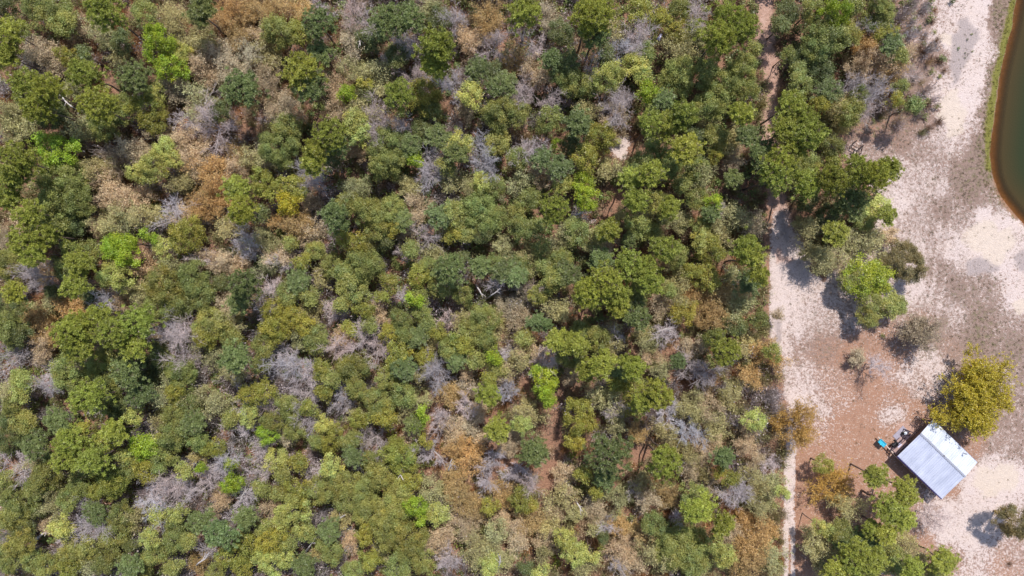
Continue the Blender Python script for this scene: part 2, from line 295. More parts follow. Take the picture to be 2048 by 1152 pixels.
# ---------------------------------------------------------------- read the crowns
# crowns read off the photograph, tile by tile: kind letter, x, y, radius in thirds of a photo pixel from the tile's corner
TILES = {
(0,0): """P50,200,85 P30,330,85 E60,40,70 O330,70,110 O400,150,85 O220,40,75 P600,60,115 K590,200,80 O880,90,80 K1010,80,100 G1190,70,90
R1360,80,105 R1420,190,85 R1500,40,75 T260,330,125 M415,345,60 P510,440,105 G790,460,105 L960,270,95 Y1050,310,85 L1020,410,75 L1105,430,45
T1210,410,110 T1390,400,95 K1180,200,85 K1100,255,65 P180,520,110 P300,540,95 K60,640,90 P230,640,100 K395,500,70 E330,690,90 P560,640,115
O690,650,100 K480,740,85 O620,760,90 M890,650,100 Y945,555,60 M920,740,70 T1040,510,80 K1190,580,85 G1440,540,120 E1330,680,65 B1080,700,80
B1260,740,125 T1170,650,75 T790,900,105 T700,960,100 T1130,860,115 T960,790,60 L350,910,115 P100,960,115 P60,1060,90 K570,1000,75 O380,1080,135
Y920,1000,85 Y1000,890,60 Y1045,960,60 Y840,1040,65 R1270,1050,120 T1410,1010,90 R1420,920,65 K1510,930,70 T1150,1010,80 K1080,1090,65
P1410,1110,65 T620,1100,80 T1330,300,85 K90,740,80 O140,200,60 T150,300,50 E740,250,70 K700,330,65 E520,340,60 K30,860,60 T1480,330,70 T440,170,60""",
(512,0): """R80,50,95 O140,190,110 M265,215,75 G370,120,105 G385,300,75 B410,45,55 B590,80,85 B690,110,70 G800,100,115 G930,110,85 E1110,120,80 B1190,100,75
K1040,40,65 T580,220,85 E690,240,80 B890,230,85 B800,310,65 P1070,280,125 P1070,390,80 E850,350,80 T1270,220,80 B1420,260,90 R1380,90,105
R1510,380,70 P270,440,125 G330,520,90 T60,480,90 T110,600,80 K60,310,80 T480,500,90 K560,400,65 K650,400,70 K760,430,80 B930,440,90 M660,500,45
K740,500,55 L560,570,50 P870,570,95 M1010,570,95 B1190,490,90 Y1290,580,78 G1440,520,65 O1460,680,100 G1510,500,60 K620,650,85 Y590,740,75
T470,640,75 B720,660,75 B740,780,95 T180,670,90 P430,800,105 G480,870,70 Y630,810,70 O140,880,125 P350,920,60 P330,990,60 O800,890,130
O780,990,100 L955,955,48 G910,870,70 B1050,920,70 G1100,840,80 Y1220,870,75 G1210,930,70 B1340,940,110 B1060,1030,100 M50,1100,80 M230,1120,75
B330,1080,85 K600,1110,90 K910,1100,65 K1300,1120,60 Y1350,1100,60 O1430,1120,65 E1000,790,70 O1440,850,80 T600,890,65 O1040,660,70 E660,560,60
G1310,430,60 K1180,1080,70 T1270,650,60 E1420,420,60 O1140,1000,60 R250,40,80 T20,930,70 E460,960,60 O180,760,80 B870,760,70 T30,190,70""",
(1024,0): """P70,80,110 T230,110,75 P450,110,110 P540,60,110 G490,200,100 E290,190,78 B150,270,80 T130,420,95 R50,370,80 G340,380,70 G240,360,65 K650,180,75
M770,80,80 M890,110,60 O1000,60,65 B1130,90,105 B780,220,95 B640,290,85 M985,200,70 P1300,110,130 P1230,230,110 P1390,170,100 K1040,290,110
O790,340,75 Y740,400,72 Y785,460,50 Y580,460,88 O380,500,90 O290,470,65 B80,560,90 B220,620,75 B640,640,100 T610,740,85 B700,570,60
L805,550,70 Y880,620,75 G930,600,50 O1000,450,105 O1160,450,85 O1270,520,95 O1200,620,105 O1385,420,90 O1405,540,68 P1350,660,45 P1400,690,55
P1040,670,65 P930,750,85 P830,740,75 G390,740,85 O230,720,80 O30,700,75 B100,880,95 L265,870,30 M540,820,85 M440,960,80 K600,990,80 G290,990,60
E350,880,65 P1050,900,92 O1220,830,80 K1330,830,70 E1100,820,55 O780,970,80 P840,1050,80 O930,990,90 O1100,1000,80 K1150,1090,95 P700,1060,62
L430,1105,68 K70,1080,75 T200,1040,90 Y295,1110,60 G1415,830,70 G1500,920,85 T1340,950,60 B500,400,65 K450,640,65 O480,520,60 E560,330,60
O1445,300,62 K1130,200,65 O1080,180,60 G160,960,55 B270,1060,50 O1020,1110,60 O850,880,50 G1330,1060,45 M1210,950,35 K1180,740,70 O30,950,70""",
(1536,0): """E100,80,95 E60,170,75 O250,70,75 L400,85,82 O370,200,120 O290,270,100 E240,360,90 O470,210,75 O105,335,55 O165,430,68 O180,510,80 G350,550,80
P130,630,105 P210,720,95 P250,810,90 P170,870,85 P100,780,80 E320,430,80 M300,640,62 K400,620,75 O480,680,80 O540,590,62 O380,880,70
M370,970,42 O670,60,90 E650,150,80 M700,220,62 G760,260,60 R600,270,90 T650,380,100 R720,440,85 B560,180,65 B640,560,85 B600,660,75 B520,500,70
O770,350,60 T830,300,70 B870,400,60 O850,640,60 O780,520,48 M740,610,45 P540,1030,105 P650,1060,100 P700,1020,60 P400,1070,105 O200,1000,95
P80,960,100 P40,1060,90 P240,1090,85 T560,400,70 O500,60,60 B800,210,60 K440,750,60 """,
(0,384): """P50,40,80 P180,130,75 O330,60,105 O450,60,95 O300,210,105 E420,180,95 P160,280,100 P280,260,70 P190,370,75 T110,140,50 T700,50,95 K640,170,95
K850,130,78 K760,150,70 T800,30,80 B990,130,80 T1080,150,70 R1230,60,105 R1310,30,75 P1440,100,95 M1130,250,100 L920,255,48 Y1000,330,68
L735,360,100 L685,325,60 L790,310,55 K1370,200,80 B1440,310,90 T1230,400,60 M450,340,50 O520,390,85 P480,430,80 O410,460,65 B200,500,88
O60,430,90 P450,570,72 Y700,510,90 K820,600,80 T880,440,78 B620,640,80 O990,570,115 O1060,660,105 O1160,520,105 O1220,610,80 O950,690,80
T1340,420,88 B1240,410,50 T1430,440,75 G1470,560,95 G1450,650,75 T1350,660,70 P80,600,55 E70,700,95 O60,800,95 E120,850,80 R240,770,88
R290,870,70 R400,700,85 K260,680,55 P420,850,105 P470,780,80 P600,760,95 P660,840,105 P820,790,105 P800,900,90 P480,930,90 M540,880,60
B1000,800,85 B1060,870,100 B1090,1010,80 T230,930,80 B40,980,80 B270,1100,78 Y150,1120,62 O430,1080,115 O620,1060,90 G760,1080,90 E900,1060,80
O980,1000,65 O1260,800,105 M1250,880,62 K1350,760,78 K1260,1000,78 O1400,870,72 G1410,1000,90 O1090,1100,88 K1380,1110,70 T570,220,60 E560,620,60
T100,550,60 K1010,450,60 T1130,440,60 T700,660,60 O680,960,60 T820,690,55 T1510,300,60 E1330,540,50 E960,930,55 E330,600,50 T20,290,60""",
(512,384): """M200,60,78 M70,25,55 R240,200,110 R160,170,65 T320,270,80 T320,60,70 K50,290,88 T140,370,80 E30,140,60 G470,170,88 O560,80,80 O800,120,105
O690,130,95 G880,150,52 M820,210,62 O730,230,70 M520,270,58 M610,310,70 K670,310,60 T980,100,80 B990,240,80 K1100,240,62 G1090,150,62 O1350,130,130
Y1180,130,70 M1190,250,52 O1260,230,80 E1350,250,72 O1460,150,65 B890,370,60 O370,350,62 M280,420,50 K400,510,70 G270,520,60 O450,430,65 O640,430,95
O560,490,85 Y590,570,100 O720,440,62 K1080,380,78 G1170,470,105 O1040,450,65 M980,500,68 O1120,570,78 L960,630,52 M810,550,50 M760,640,45
B850,620,52 G1330,460,52 O1240,620,62 B90,580,72 B170,430,60 O200,610,80 B60,710,60 M110,700,65 K300,710,80 M240,740,60 O520,670,55 M650,700,58
B480,740,62 B430,700,50 T730,750,55 O880,770,68 O1000,720,62 M120,810,88 K200,830,60 M300,800,62 K240,890,70 O370,890,80 B490,950,88 T500,880,62
M560,830,50 B670,870,98 B740,950,72 M810,840,60 O900,850,62 B1140,770,68 K1240,770,62 O1370,760,88 O1290,850,78 M1090,840,58 M1190,890,50
O1160,930,70 M1250,920,60 K1020,900,62 G950,870,52 O1390,880,62 M860,970,80 M1020,990,58 G1190,1010,52 G880,1070,62 O590,1060,100 M550,1040,60
M830,1030,52 O780,1120,62 B170,1070,105 B300,1110,80 M400,1060,52 B140,980,80 O60,920,78 O40,1020,62 B1080,1080,90 T1270,1050,72 L1430,980,48
B1490,970,50 O1450,1060,60 K1440,780,70 T1500,690,75 B1450,540,60 T1500,1100,60 M1400,1130,48 O1440,430,62 G1510,480,62 K1500,330,65 E1230,400,55
K60,450,60 E780,290,55 O980,620,50 O330,620,60 O680,790,55 T880,230,60 O1040,800,55 O450,1120,60 K950,1100,50 O1330,1000,60 O930,350,60 O220,310,50 E80,790,40""",
(1024,384): """P250,90,95 O100,40,70 L440,35,75 B430,120,70 O60,220,80 O30,130,62 O380,230,85 K320,290,78 K480,290,78 O530,250,60 P600,225,55 P740,50,78
O860,60,78 K800,140,70 O760,210,78 O840,250,62 P960,90,70 K1010,180,78 L1200,70,45 B1270,80,42 G1200,140,45 O1100,50,70 K1310,170,112 K1250,240,78
T1450,190,75 O1130,200,62 G690,300,38 P920,340,82 O990,380,68 Y1130,300,68 M1190,350,85 P1420,340,82 P1440,400,62 O50,450,78 K110,400,68
G20,510,62 O290,400,68 G540,410,78 G340,490,78 O250,520,78 P690,450,110 P810,480,105 P560,520,105 P620,600,95 P470,610,105 P840,560,78 O740,610,72
P640,690,70 G750,740,85 M1080,480,58 M1170,520,78 K1010,560,70 R1160,660,98 R1190,760,72 R1310,610,80 R1290,710,75 M1030,720,75 T920,690,78
G1430,540,78 P1490,500,50 K1390,680,80 O1480,770,52 K1340,500,60 E1340,800,70 B100,580,60 T50,650,78 O160,620,62 G140,790,45 G210,800,32
K280,720,78 T60,760,78 O420,840,70 O510,870,78 P390,930,60 P290,890,62 O330,980,78 K600,890,70 B650,880,55 B930,850,80 K790,860,62 T850,980,62
K830,920,72 P1280,940,95 G1005,1010,40 K1420,930,78 T1080,940,78 O1210,870,62 B1110,1060,80 B1210,1100,60 R1500,960,60 R1450,1110,70 B210,990,105
K50,1010,78 T100,930,70 L200,1110,72 L150,1075,40 T370,1100,62 P460,1060,68 P560,1030,85 P680,1010,42 P750,1060,70 G640,1100,60 K900,1060,62
M620,1140,50 O170,200,50 O170,330,60 T560,350,50 O70,870,60 K1000,650,60 R1090,600,60 O930,590,50 K570,960,60 E890,170,50 K650,140,40 K1010,470,50 O190,440,60""",
(1536,384): """G480,60,120 E220,30,78 E340,160,88 K240,200,75 P400,230,62 Y650,100,78 P720,140,50 O570,180,62 T740,270,52 K640,280,85 K510,310,85 K360,400,98
O815,420,132 Y598,512,128 O480,530,68 O600,650,70 O720,680,85 O590,750,65 K880,880,125 T940,830,80 B680,1050,70 M20,960,48 R80,1020,45 T70,740,30
K270,370,60 T450,420,60 O780,680,50 T560,990,50""",
(0,768): """K60,50,70 Y150,50,60 B260,30,60 P520,90,105 O640,60,98 E710,130,75 G840,60,78 K960,60,78 M1070,40,60 Y820,190,58 G340,200,80 O90,130,62 E80,220,70
O170,220,85 E60,320,88 G210,370,80 R370,250,32 P430,340,98 M520,290,75 P400,450,95 P560,450,88 M650,340,75 P700,280,60 M620,490,68 Y770,420,58
K930,200,52 O1040,180,70 O1060,290,98 O1130,130,78 K1200,90,70 K1310,130,80 M1500,60,62 G1180,230,62 L880,370,78 Y945,345,55 O1000,400,88
M1290,380,60 K1180,420,62 Y1500,190,62 B1440,290,48 B1450,90,62 B1320,250,42 B80,500,78 R80,570,38 K230,480,60 O290,540,95 O230,620,70 K330,650,62
M680,590,85 M600,630,60 M740,540,55 O480,600,70 O430,690,70 K310,730,62 O800,500,62 M890,510,70 L1230,490,32 Y1110,520,52 O110,690,95 O90,790,98
E160,870,70 B480,760,60 G570,770,72 B560,850,98 B900,700,105 B1010,610,88 B1300,500,105 B1210,590,78 L1400,590,60 L1400,470,36 B1090,660,60
Y960,780,52 Y1080,770,60 Y380,850,78 T250,870,50 B340,960,60 O730,800,88 O690,900,78 K820,790,62 Y920,920,60 G1210,830,70 G1330,910,88 O1060,840,70
B1430,720,78 T1310,700,60 G1480,800,70 M1490,950,75 M1400,1020,78 M1470,1100,65 O130,960,88 O60,1050,80 O210,1040,70 O460,1000,98 M430,1090,70
O650,1050,80 G770,1080,62 O940,1010,70 R1180,1090,60 B1225,1045,40 O840,1120,62 O1050,940,70 O300,1080,70 K560,1100,62 O1300,1120,62 O1060,1090,60
O340,430,50 O970,480,55 O1150,920,55 O560,960,60 E800,960,50 O1390,210,60 O1210,340,62 O40,560,60 E240,750,50""",
(512,768): """M70,40,75 B230,50,52 B330,60,78 M420,50,50 B500,45,60 O200,120,70 M330,140,50 B90,150,62 B500,140,75 O220,180,62 M620,210,58 O600,30,62
O740,120,95 M770,190,75 O900,70,78 K910,150,60 L1020,170,48 L980,230,45 G930,240,50 B290,220,62 Y410,240,58 O100,220,62 L80,300,62 O230,280,62
B30,380,62 M450,330,85 O570,340,70 B700,340,75 G580,450,52 Y460,480,72 Y120,450,68 M270,470,55 B270,520,50 B350,540,45 B620,510,50 B60,520,70
M870,430,98 M840,370,60 M930,580,70 B1030,430,78 T920,320,52 O700,470,70 O750,550,78 O650,620,92 O400,630,92 O540,590,78 O560,690,85 O850,690,112
O680,760,95 O830,800,98 M250,620,68 M280,690,55 O40,620,60 T100,720,70 Y230,750,90 Y170,800,62 K500,800,75 G440,880,70 Y290,860,60 O780,900,92
O930,920,98 M660,900,58 L960,720,62 L980,790,45 R1170,60,78 P1390,55,68 T1260,40,60 B1250,150,80 B1500,60,80 B1080,230,62 T1190,280,78 T1280,250,75
P1440,290,62 R1270,410,80 R1200,400,60 R1330,490,45 B1430,470,70 T1510,400,62 R1180,560,78 R1220,660,92 R1260,740,62 K1070,650,78 Y1090,770,72
T1270,850,70 B1380,600,60 R1460,630,50 M1400,720,58 R1500,720,62 T1120,890,85 T1100,970,70 K1340,980,108 K1280,920,60 K1450,920,78 Y1400,1080,75
B1150,1070,80 K1500,1060,62 T1480,840,60 M110,940,85 O190,940,60 Y90,1050,85 Y190,1030,60 G290,1080,72 O60,870,60 T560,960,48 O450,1000,70
M690,1050,68 O850,1090,85 O880,1000,62 O590,1110,62 O1000,1050,70 K370,1010,62 O420,950,50 O370,340,50 O170,540,60 O150,640,55 K600,180,50
T160,340,55 O330,880,60 K740,1000,55 T1330,170,60 K1010,110,55 O470,560,50 M1030,330,45 T1340,330,50 R1330,740,50""",
(1024,768): """L190,45,58 L225,90,42 K85,180,80 Y60,240,58 M390,190,95 M450,230,60 M370,340,58 K560,110,82 B640,170,60 M720,30,62 M700,150,42 P860,70,98
P780,110,68 R760,310,62 K620,230,62 B950,200,80 K1070,120,88 K1130,200,62 B1080,290,80 K1230,280,80 K1330,90,88 Y1440,210,68 T1200,130,70
T1400,370,92 G130,410,90 G590,430,150 G560,560,70 M430,540,52 M500,640,42 P930,490,102 P920,420,60 G1270,440,65 M1310,560,50
M1240,520,38 B30,550,70 B110,610,70 T330,560,78 K310,700,80 M50,690,68 M110,720,42 K660,680,88 B750,660,60 T500,740,70 R950,680,60 O1080,650,78
P1150,740,78 P1090,770,60 O840,830,78 T820,700,68 B1000,820,46 B1360,690,98 P1280,830,58 K1490,640,60 Y310,910,62 Y370,1010,72 Y470,1000,55
K380,800,62 R120,830,80 T60,870,60 K220,860,62 T190,960,70 T520,810,62 B570,880,50 R650,870,70 T680,980,78 R760,900,55 T700,1080,78 B640,1110,50
O1030,990,145 O950,920,70 O1090,1080,80 K880,1060,78 Y1210,960,60 Y1270,1020,68 K1190,1090,62 E80,1090,52 Y170,1120,50 K200,1050,60 R1430,850,85
R1480,940,85 R1410,1010,80 R1490,1060,62 T1350,900,60 R1400,1100,80 E540,910,38 K1490,740,62 T30,960,60 K430,1100,70 K1060,430,60 T1150,400,62
T1220,370,60 K1140,540,62 T1190,600,60 T240,780,60 T20,330,60 K500,900,50 K930,300,60 T1490,480,62 K1440,560,60 T1080,530,60 K780,600,50 T1310,960,50 K980,380,40 T1430,280,50""",
(1536,768): """R180,260,140 M320,480,60 R400,640,130 K490,730,92 Y290,840,36 Y365,870,42 P650,560,75 P835,635,85 P740,740,108 P810,815,75 P720,890,70
K320,960,95 K380,1060,95 G450,940,68 P560,1020,95 P500,1100,92 P650,1070,88 P600,860,42 K850,980,85 P1050,1060,88 K930,1070,60 B1000,820,92
K1262,72,235 O1480,820,105 K40,600,55 K20,700,50 Y70,650,42 B40,480,50 R30,900,60 O420,880,75 G520,930,70 O610,970,80 K700,970,70 G560,1115,80 O760,1070,85 P420,1130,85 P880,1110,75 O980,1110,70 K300,1000,60 O740,980,60 K350,1120,70 G650,930,50 K20,1010,65 K55,1110,45""",
}

def parse():
    out = []
    for (ox, oy), txt in TILES.items():
        for tok in txt.split():
            x, y, r = map(float, tok[1:].split(','))
            out.append([tok[0], ox + x / 3, oy + y / 3, r / 3])
    return out
CR = parse()
rnd = random.Random(7)

# ---------------------------------------------------------------- the ground
def poly_sd(px, py, poly):
    """signed distance in photo pixels, positive inside"""
    P = np.array(poly, float); inside = np.zeros(px.shape, bool); dm = np.full(px.shape, 1e9)
    for i in range(len(P)):
        a, b = P[i - 1], P[i]
        e = b - a; L = (e ** 2).sum()
        t = np.clip(((px - a[0]) * e[0] + (py - a[1]) * e[1]) / max(L, 1e-9), 0, 1)
        dm = np.minimum(dm, np.hypot(px - a[0] - t * e[0], py - a[1] - t * e[1]))
        c = ((a[1] > py) != (b[1] > py)) & (px < e[0] * (py - a[1]) / (e[1] if abs(e[1]) > 1e-9 else 1e-9) + a[0])
        inside ^= c
    return np.where(inside, dm, -dm)
def line_d(px, py, pts):
    P = np.array(pts, float); dm = np.full(px.shape, 1e9)
    for i in range(1, len(P)):
        a, b = P[i - 1], P[i]; e = b - a; L = (e ** 2).sum()
        t = np.clip(((px - a[0]) * e[0] + (py - a[1]) * e[1]) / L, 0, 1)
        dm = np.minimum(dm, np.hypot(px - a[0] - t * e[0], py - a[1] - t * e[1]))
    return dm
def sstep(a, b, x):
    t = np.clip((x - a) / (b - a), 0, 1); return t * t * (3 - 2 * t)
SHORE = [(2060, -260), (2048, -80), (2036, 0), (2024, 60), (2011, 110), (2000, 160), (1993, 215), (1987, 265), (1984, 310), (1988, 350), (1998, 380), (2014, 405), (2034, 430), (2060, 460), (2110, 500), (2190, 530), (2330, 520), (2500, 420), (2600, 200), (2600, -400), (2300, -560), (2100, -480)]
CLEAR = [(1800, -60), (1790, 0), (1755, 30), (1745, 90), (1725, 140), (1705, 190), (1700, 250), (1680, 300), (1690, 330), (1760, 400), (1740, 470), (1640, 560), (1600, 470), (1575, 400), (1545, 400), (1534, 470), (1535, 650), (1560, 760), (1575, 840), (1570, 1000), (1566, 1300), (2400, 1300), (2400, 560), (2060, 470), (2030, 430), (2000, 390), (1984, 310), (1993, 215), (2036, 0), (2050, -160), (1850, -160)]
# sample points of the clearing: x, y, white sand, dry grey grass, green grass, red-brown litter
CP = """1640,20,.05,.5,.3,.8 1770,20,.35,.5,.2,.3 1810,20,.5,.5,.1,.3 1780,90,.2,.7,.1,.5 1740,130,.1,.5,.1,.7 1850,40,.45,.5,.2,.3 1880,60,.8,.2,0,.3 1900,10,.8,.3,0,.1 1960,20,.95,.1,0,0
1960,70,.95,.1,0,0 1890,80,.95,.1,0,.2 1870,110,.45,.6,.1,.3 1840,170,.3,.8,.2,.3 1790,180,.2,.8,.2,.4 1750,190,.2,.8,.1,.6 1970,110,.9,.2,0,0 1955,160,1,.05,0,0 1940,200,1,0,0,0
1910,210,1,0,0,0 1900,240,1,0,0,0 1870,180,.8,.3,.05,.2 1860,240,.5,.6,.1,.3 1800,240,.25,.6,.3,.5 1740,250,.1,.4,.5,.5 1990,60,.4,.7,.4,.1 2005,20,.3,.7,.6,.1 1990,130,.45,.6,.6,.1 1975,170,.5,.6,.4,.1
1975,230,.4,.7,.4,.1 1955,240,.7,.4,.1,0 1960,290,.35,.8,.5,0 1975,350,.25,.8,.6,0 1940,330,.35,.8,.4,0 1920,280,.75,.5,0,0 1880,280,.8,.5,0,0 1850,300,.6,.6,.1,.2 1800,280,.4,.6,.2,.4
1720,310,.6,.5,0,.4 1760,310,.6,.6,.1,.4 1790,340,.8,.4,0,.2 1840,350,.75,.5,0,.1 1880,370,.8,.5,0,0 1920,360,.4,.8,.4,0 1950,380,.35,.8,.4,0 1990,400,.6,.6,.3,0 1800,400,.9,.3,0,0 1840,430,.75,.6,0,0
1890,420,.5,.8,.2,0 1930,430,.7,.6,.1,0 1970,440,.98,.15,0,0 2010,450,.95,.2,0,0 2040,480,.9,.3,.1,0 1960,490,1,.05,0,0 1990,500,1,.1,0,0 1910,500,.9,.4,0,0 1870,480,.7,.6,.05,0
1840,500,.85,.45,0,0 1880,540,.55,.7,.2,0 1830,580,.95,.3,0,0 1870,600,.7,.6,.1,0 1920,580,.5,.8,.3,0 1970,570,.6,.7,.2,0 2020,540,.9,.2,0,0 2040,600,.95,.1,0,0 2020,640,.6,.6,.2,0
1960,630,.4,.85,.5,0 1910,630,.75,.5,.1,.1 1880,650,.5,.7,.1,.3 1960,680,.4,.85,.5,.1 2020,700,.5,.8,.4,.1 1850,650,.5,.5,.1,.6 1900,700,.5,.6,.1,.5 1940,720,.5,.7,.2,.3 2030,760,.6,.7,.2,.2
1870,730,.85,.3,0,.2 1820,760,.7,.3,0,.4 1780,720,.4,.3,0,.8 1850,790,.7,.3,0,.3 1800,790,.35,.3,0,.8 1840,820,.3,.3,0,.9 1790,820,.75,.2,0,.4 1740,780,.15,.2,0,1 1700,720,.2,.4,.1,.8
1740,700,.3,.4,0,.8 1700,640,.7,.4,0,.4 1640,600,.8,.4,0,.3 1600,560,.95,.2,0,.2 1560,560,.95,.2,0,.1 1560,620,.95,.2,0,.1 1600,640,.85,.4,0,.1 1640,640,.7,.5,.1,.2 1600,700,.5,.6,.1,.5
1650,700,.35,.6,.15,.6 1570,700,.85,.3,0,.1 1580,760,.75,.4,0,.4 1620,760,.7,.4,0,.5 1660,760,.5,.3,0,.6 1590,800,.95,.1,0,.1 1640,810,.7,.3,0,.4 1680,800,.5,.2,0,.7 1640,860,.55,.2,0,.6
1680,860,.2,.2,0,1 1720,850,.1,.2,0,1 1700,900,.15,.2,0,1 1660,900,.3,.2,0,.9 1740,900,.1,.1,0,1 1760,940,.3,.1,0,1 1700,950,.1,.1,0,1 1640,960,.05,.1,0,1 1610,960,.3,.1,0,1 1610,1050,.1,.1,0,1
1610,1130,.1,.1,0,1 1680,1050,.05,.1,0,1 1760,1000,.2,.1,0,.9 1820,1010,.5,.3,0,.5 1870,1020,.7,.3,0,.4 1900,1010,.9,.2,0,.3 1900,1060,.95,.1,0,.3 1940,980,.95,.1,0,.2 1960,960,1,0,0,0
2000,950,1,0,0,0 2040,960,1,.1,0,0 1980,1000,.95,.1,0,0 2030,900,.6,.6,.1,.4 1980,890,.6,.6,.1,.4 2040,840,.5,.7,.2,.3 1960,890,.3,.4,0,.9 1990,920,.9,.3,0,.2 1900,980,.4,.3,0,.8
1850,1100,.3,.2,0,.8 1900,1120,.5,.2,0,.6 1950,1080,.9,.1,0,.3 1950,1120,.75,.1,0,.5 2000,1130,.5,.2,0,.7 2040,1100,.6,.3,0,.5 2048,1010,.8,.3,0,.2 1830,880,.1,.2,0,1 1920,870,.3,.4,0,.8 1990,800,.5,.6,.1,.3"""
CPA = np.array([[float(v) for v in t.split(',')] for t in CP.split()])
dense_x = np.arange(-84, 92.01, 0.36); dense_y = np.arange(-52, 52.01, 0.36)
far = np.array([3000, 1500, 700, 350, 200, 140, 110.])
X1 = np.concatenate([-far, dense_x, far[::-1]]); Y1 = np.concatenate([-far, dense_y, far[::-1]])
GX, GY = np.meshgrid(X1, Y1); PX = GX / S + 1024; PY = 576 - GY / S
nrng = np.random.default_rng(5)
def vnoise(x, y, seed):
    """smooth value noise at unit cell"""
    xi = np.floor(x).astype(int); yi = np.floor(y).astype(int); fx = x - xi; fy = y - yi
    fx = fx * fx * (3 - 2 * fx); fy = fy * fy * (3 - 2 * fy)
    def h(a, b):
        v = np.sin(a * 127.1 + b * 311.7 + seed * 74.7) * 43758.5453
        return v - np.floor(v)
    return (h(xi, yi) * (1 - fx) + h(xi + 1, yi) * fx) * (1 - fy) + (h(xi, yi + 1) * (1 - fx) + h(xi + 1, yi + 1) * fx) * fy
def fbm(x, y, seed): return (vnoise(x, y, seed) + 0.5 * vnoise(x * 2.1, y * 2.1, seed + 1) + 0.25 * vnoise(x * 4.3, y * 4.3, seed + 2)) / 1.75
wob = (fbm(GX / 1.6, GY / 1.6, 3) - 0.5)                       # ragged edges
wx, wy = PX + 26 * wob, PY + 26 * (fbm(GX / 1.6, GY / 1.6, 9) - 0.5)
sd_shore = poly_sd(PX, PY, SHORE) * S + 0.5 * (fbm(GX / 2.5, GY / 2.5, 31) - 0.5)   # metres into the pond
cl = sstep(-8, 8, poly_sd(wx, wy, CLEAR))
val = np.zeros(PX.shape + (4,)); wsum = np.zeros(PX.shape)
for c in CPA:
    w = 1 / (((wx - c[0]) ** 2 + (wy - c[1]) ** 2) + 120) ** 2
    wsum += w; val += w[..., None] * c[2:]
val /= wsum[..., None]; val[..., 0] *= 0.84
for off in (-11, 11):
    for ln in ([(1968, -60), (1955, 120), (1932, 230), (1905, 330), (1890, 450), (1880, 560), (1862, 650), (1800, 760)], [(1570, 560), (1585, 680), (1620, 800), (1700, 880)], [(1890, 450), (1940, 560), (1990, 700), (2040, 860)]):
        rt = (1 - sstep(1.5, 6.0, line_d(PX - off + 8 * wob, PY, ln))) * (0.35 + fbm(GX / 3, GY / 3, 55)); val[..., 0] += 0.09 * rt; val[..., 1] *= 1 - 0.35 * rt; val[..., 2] *= 1 - 0.4 * rt
sand, dry, grs, lit = [val[..., i] for i in range(4)]
sand = sand + 0.20 * np.clip(lit - 0.4, 0, 0.6) / 0.6 * (1 - np.clip(sand * 1.6, 0, 1)) + 0.10 * (fbm(GX / 2.2, GY / 2.2, 61) - 0.5)
sand = sand * cl; dry = dry * cl; grs = grs * cl
# spots of bare sand inside the wood
for (x, y, r, a) in ((1240, 290, 26, .9), (917, 255, 10, .9), (1530, 45, 12, .8), (1480, 395, 16, .4), (60, 590, 30, .15), (1350, 480, 10, .4)):
    sand = np.maximum(sand, a * (1 - sstep(r * 0.6, r * 1.3, np.hypot(wx - x, wy - y))))
# the track to the north and south
track_n = [(1527, -80), (1530, 60), (1538, 130), (1543, 180), (1538, 250), (1545, 330), (1556, 400), (1562, 450), (1575, 520)]
dn = line_d(wx, wy, track_n); trk = 1 - sstep(13, 22, dn)
pink = trk * (1 - sstep(410, 440, PY))
dS = line_d(PX + 16 * wob + 10 * (fbm(GX / 0.7, GY / 0.7, 91) - .5), PY, [(1586, 830), (1582, 900), (1580, 960), (1579, 1060), (1579, 1400)])
rutw = 1 - sstep(10.5, 15, dS)
mid = sstep(1040, 1090, PY) * (1 - sstep(1.5, 3.5, np.abs(PX - 1580 + 3 * wob)))
sand = np.maximum(sand, rutw * 0.86 * (1 - 0.75 * mid)) ; grs = np.maximum(grs, mid * 0.3)
stripe = sstep(1589, 1592, PX + 4 * wob) * (1 - sstep(1625, 1640, PX)) * sstep(880, 930, PY)
lit = np.maximum(lit, stripe); sand = sand * (1 - 0.85 * stripe); dry = dry * (1 - 0.7 * stripe); grs = grs * (1 - stripe)
edge = 1 - sstep(1.5, 3.0, np.abs(PX - 1536 + 2 * wob)); edge = edge * sstep(440, 470, PY) * (1 - sstep(665, 690, PY))
sand = sand * (1 - 0.8 * edge); lit = np.maximum(lit, edge * 0.8)
# smooth patches: purple grey gravel and pinkish clay
gp = np.maximum.reduce([poly_sd(wx * .7 + PX * .3, wy * .7 + PY * .3, q) for q in (
    [(1926, 38), (1942, 34), (1948, 55), (1962, 62), (1958, 75), (1945, 100), (1940, 120), (1925, 140), (1921, 165), (1912, 174), (1901, 155), (1900, 110), (1904, 70)],
    [(1930, 522), (1945, 516), (1975, 519), (1996, 530), (1998, 540), (1970, 547), (1948, 551), (1932, 544)],
    [(2026, 508), (2046, 500), (2075, 505), (2075, 550), (2044, 545), (2030, 530)],
    [(1556, 418), (1566, 416), (1572, 440), (1581, 478), (1574, 482), (1562, 455)],
    [(1551, 640), (1561, 640), (1562, 680), (1556, 695), (1550, 680)]) ])
grav = sstep(-2, 3, gp)
pinkp = np.maximum.reduce([poly_sd(wx * .5 + PX * .5, wy * .5 + PY * .5, q) for q in (
    [(1550, 500), (1560, 490), (1568, 515), (1585, 515), (1592, 524), (1580, 530), (1554, 526)],
    [(1800, 845), (1850, 850), (1850, 880), (1790, 915), (1780, 895)],
    [(1568, 418), (1580, 420), (1586, 440), (1580, 462), (1572, 430)])])
clay = np.maximum(sstep(-2, 4, pinkp), pink)
clay = np.maximum(clay, 0.75 * np.exp(-(((PX - 1560) / 14) ** 2 + ((PY - 540) / 20) ** 2)) * 0)
cream = np.zeros(PX.shape)
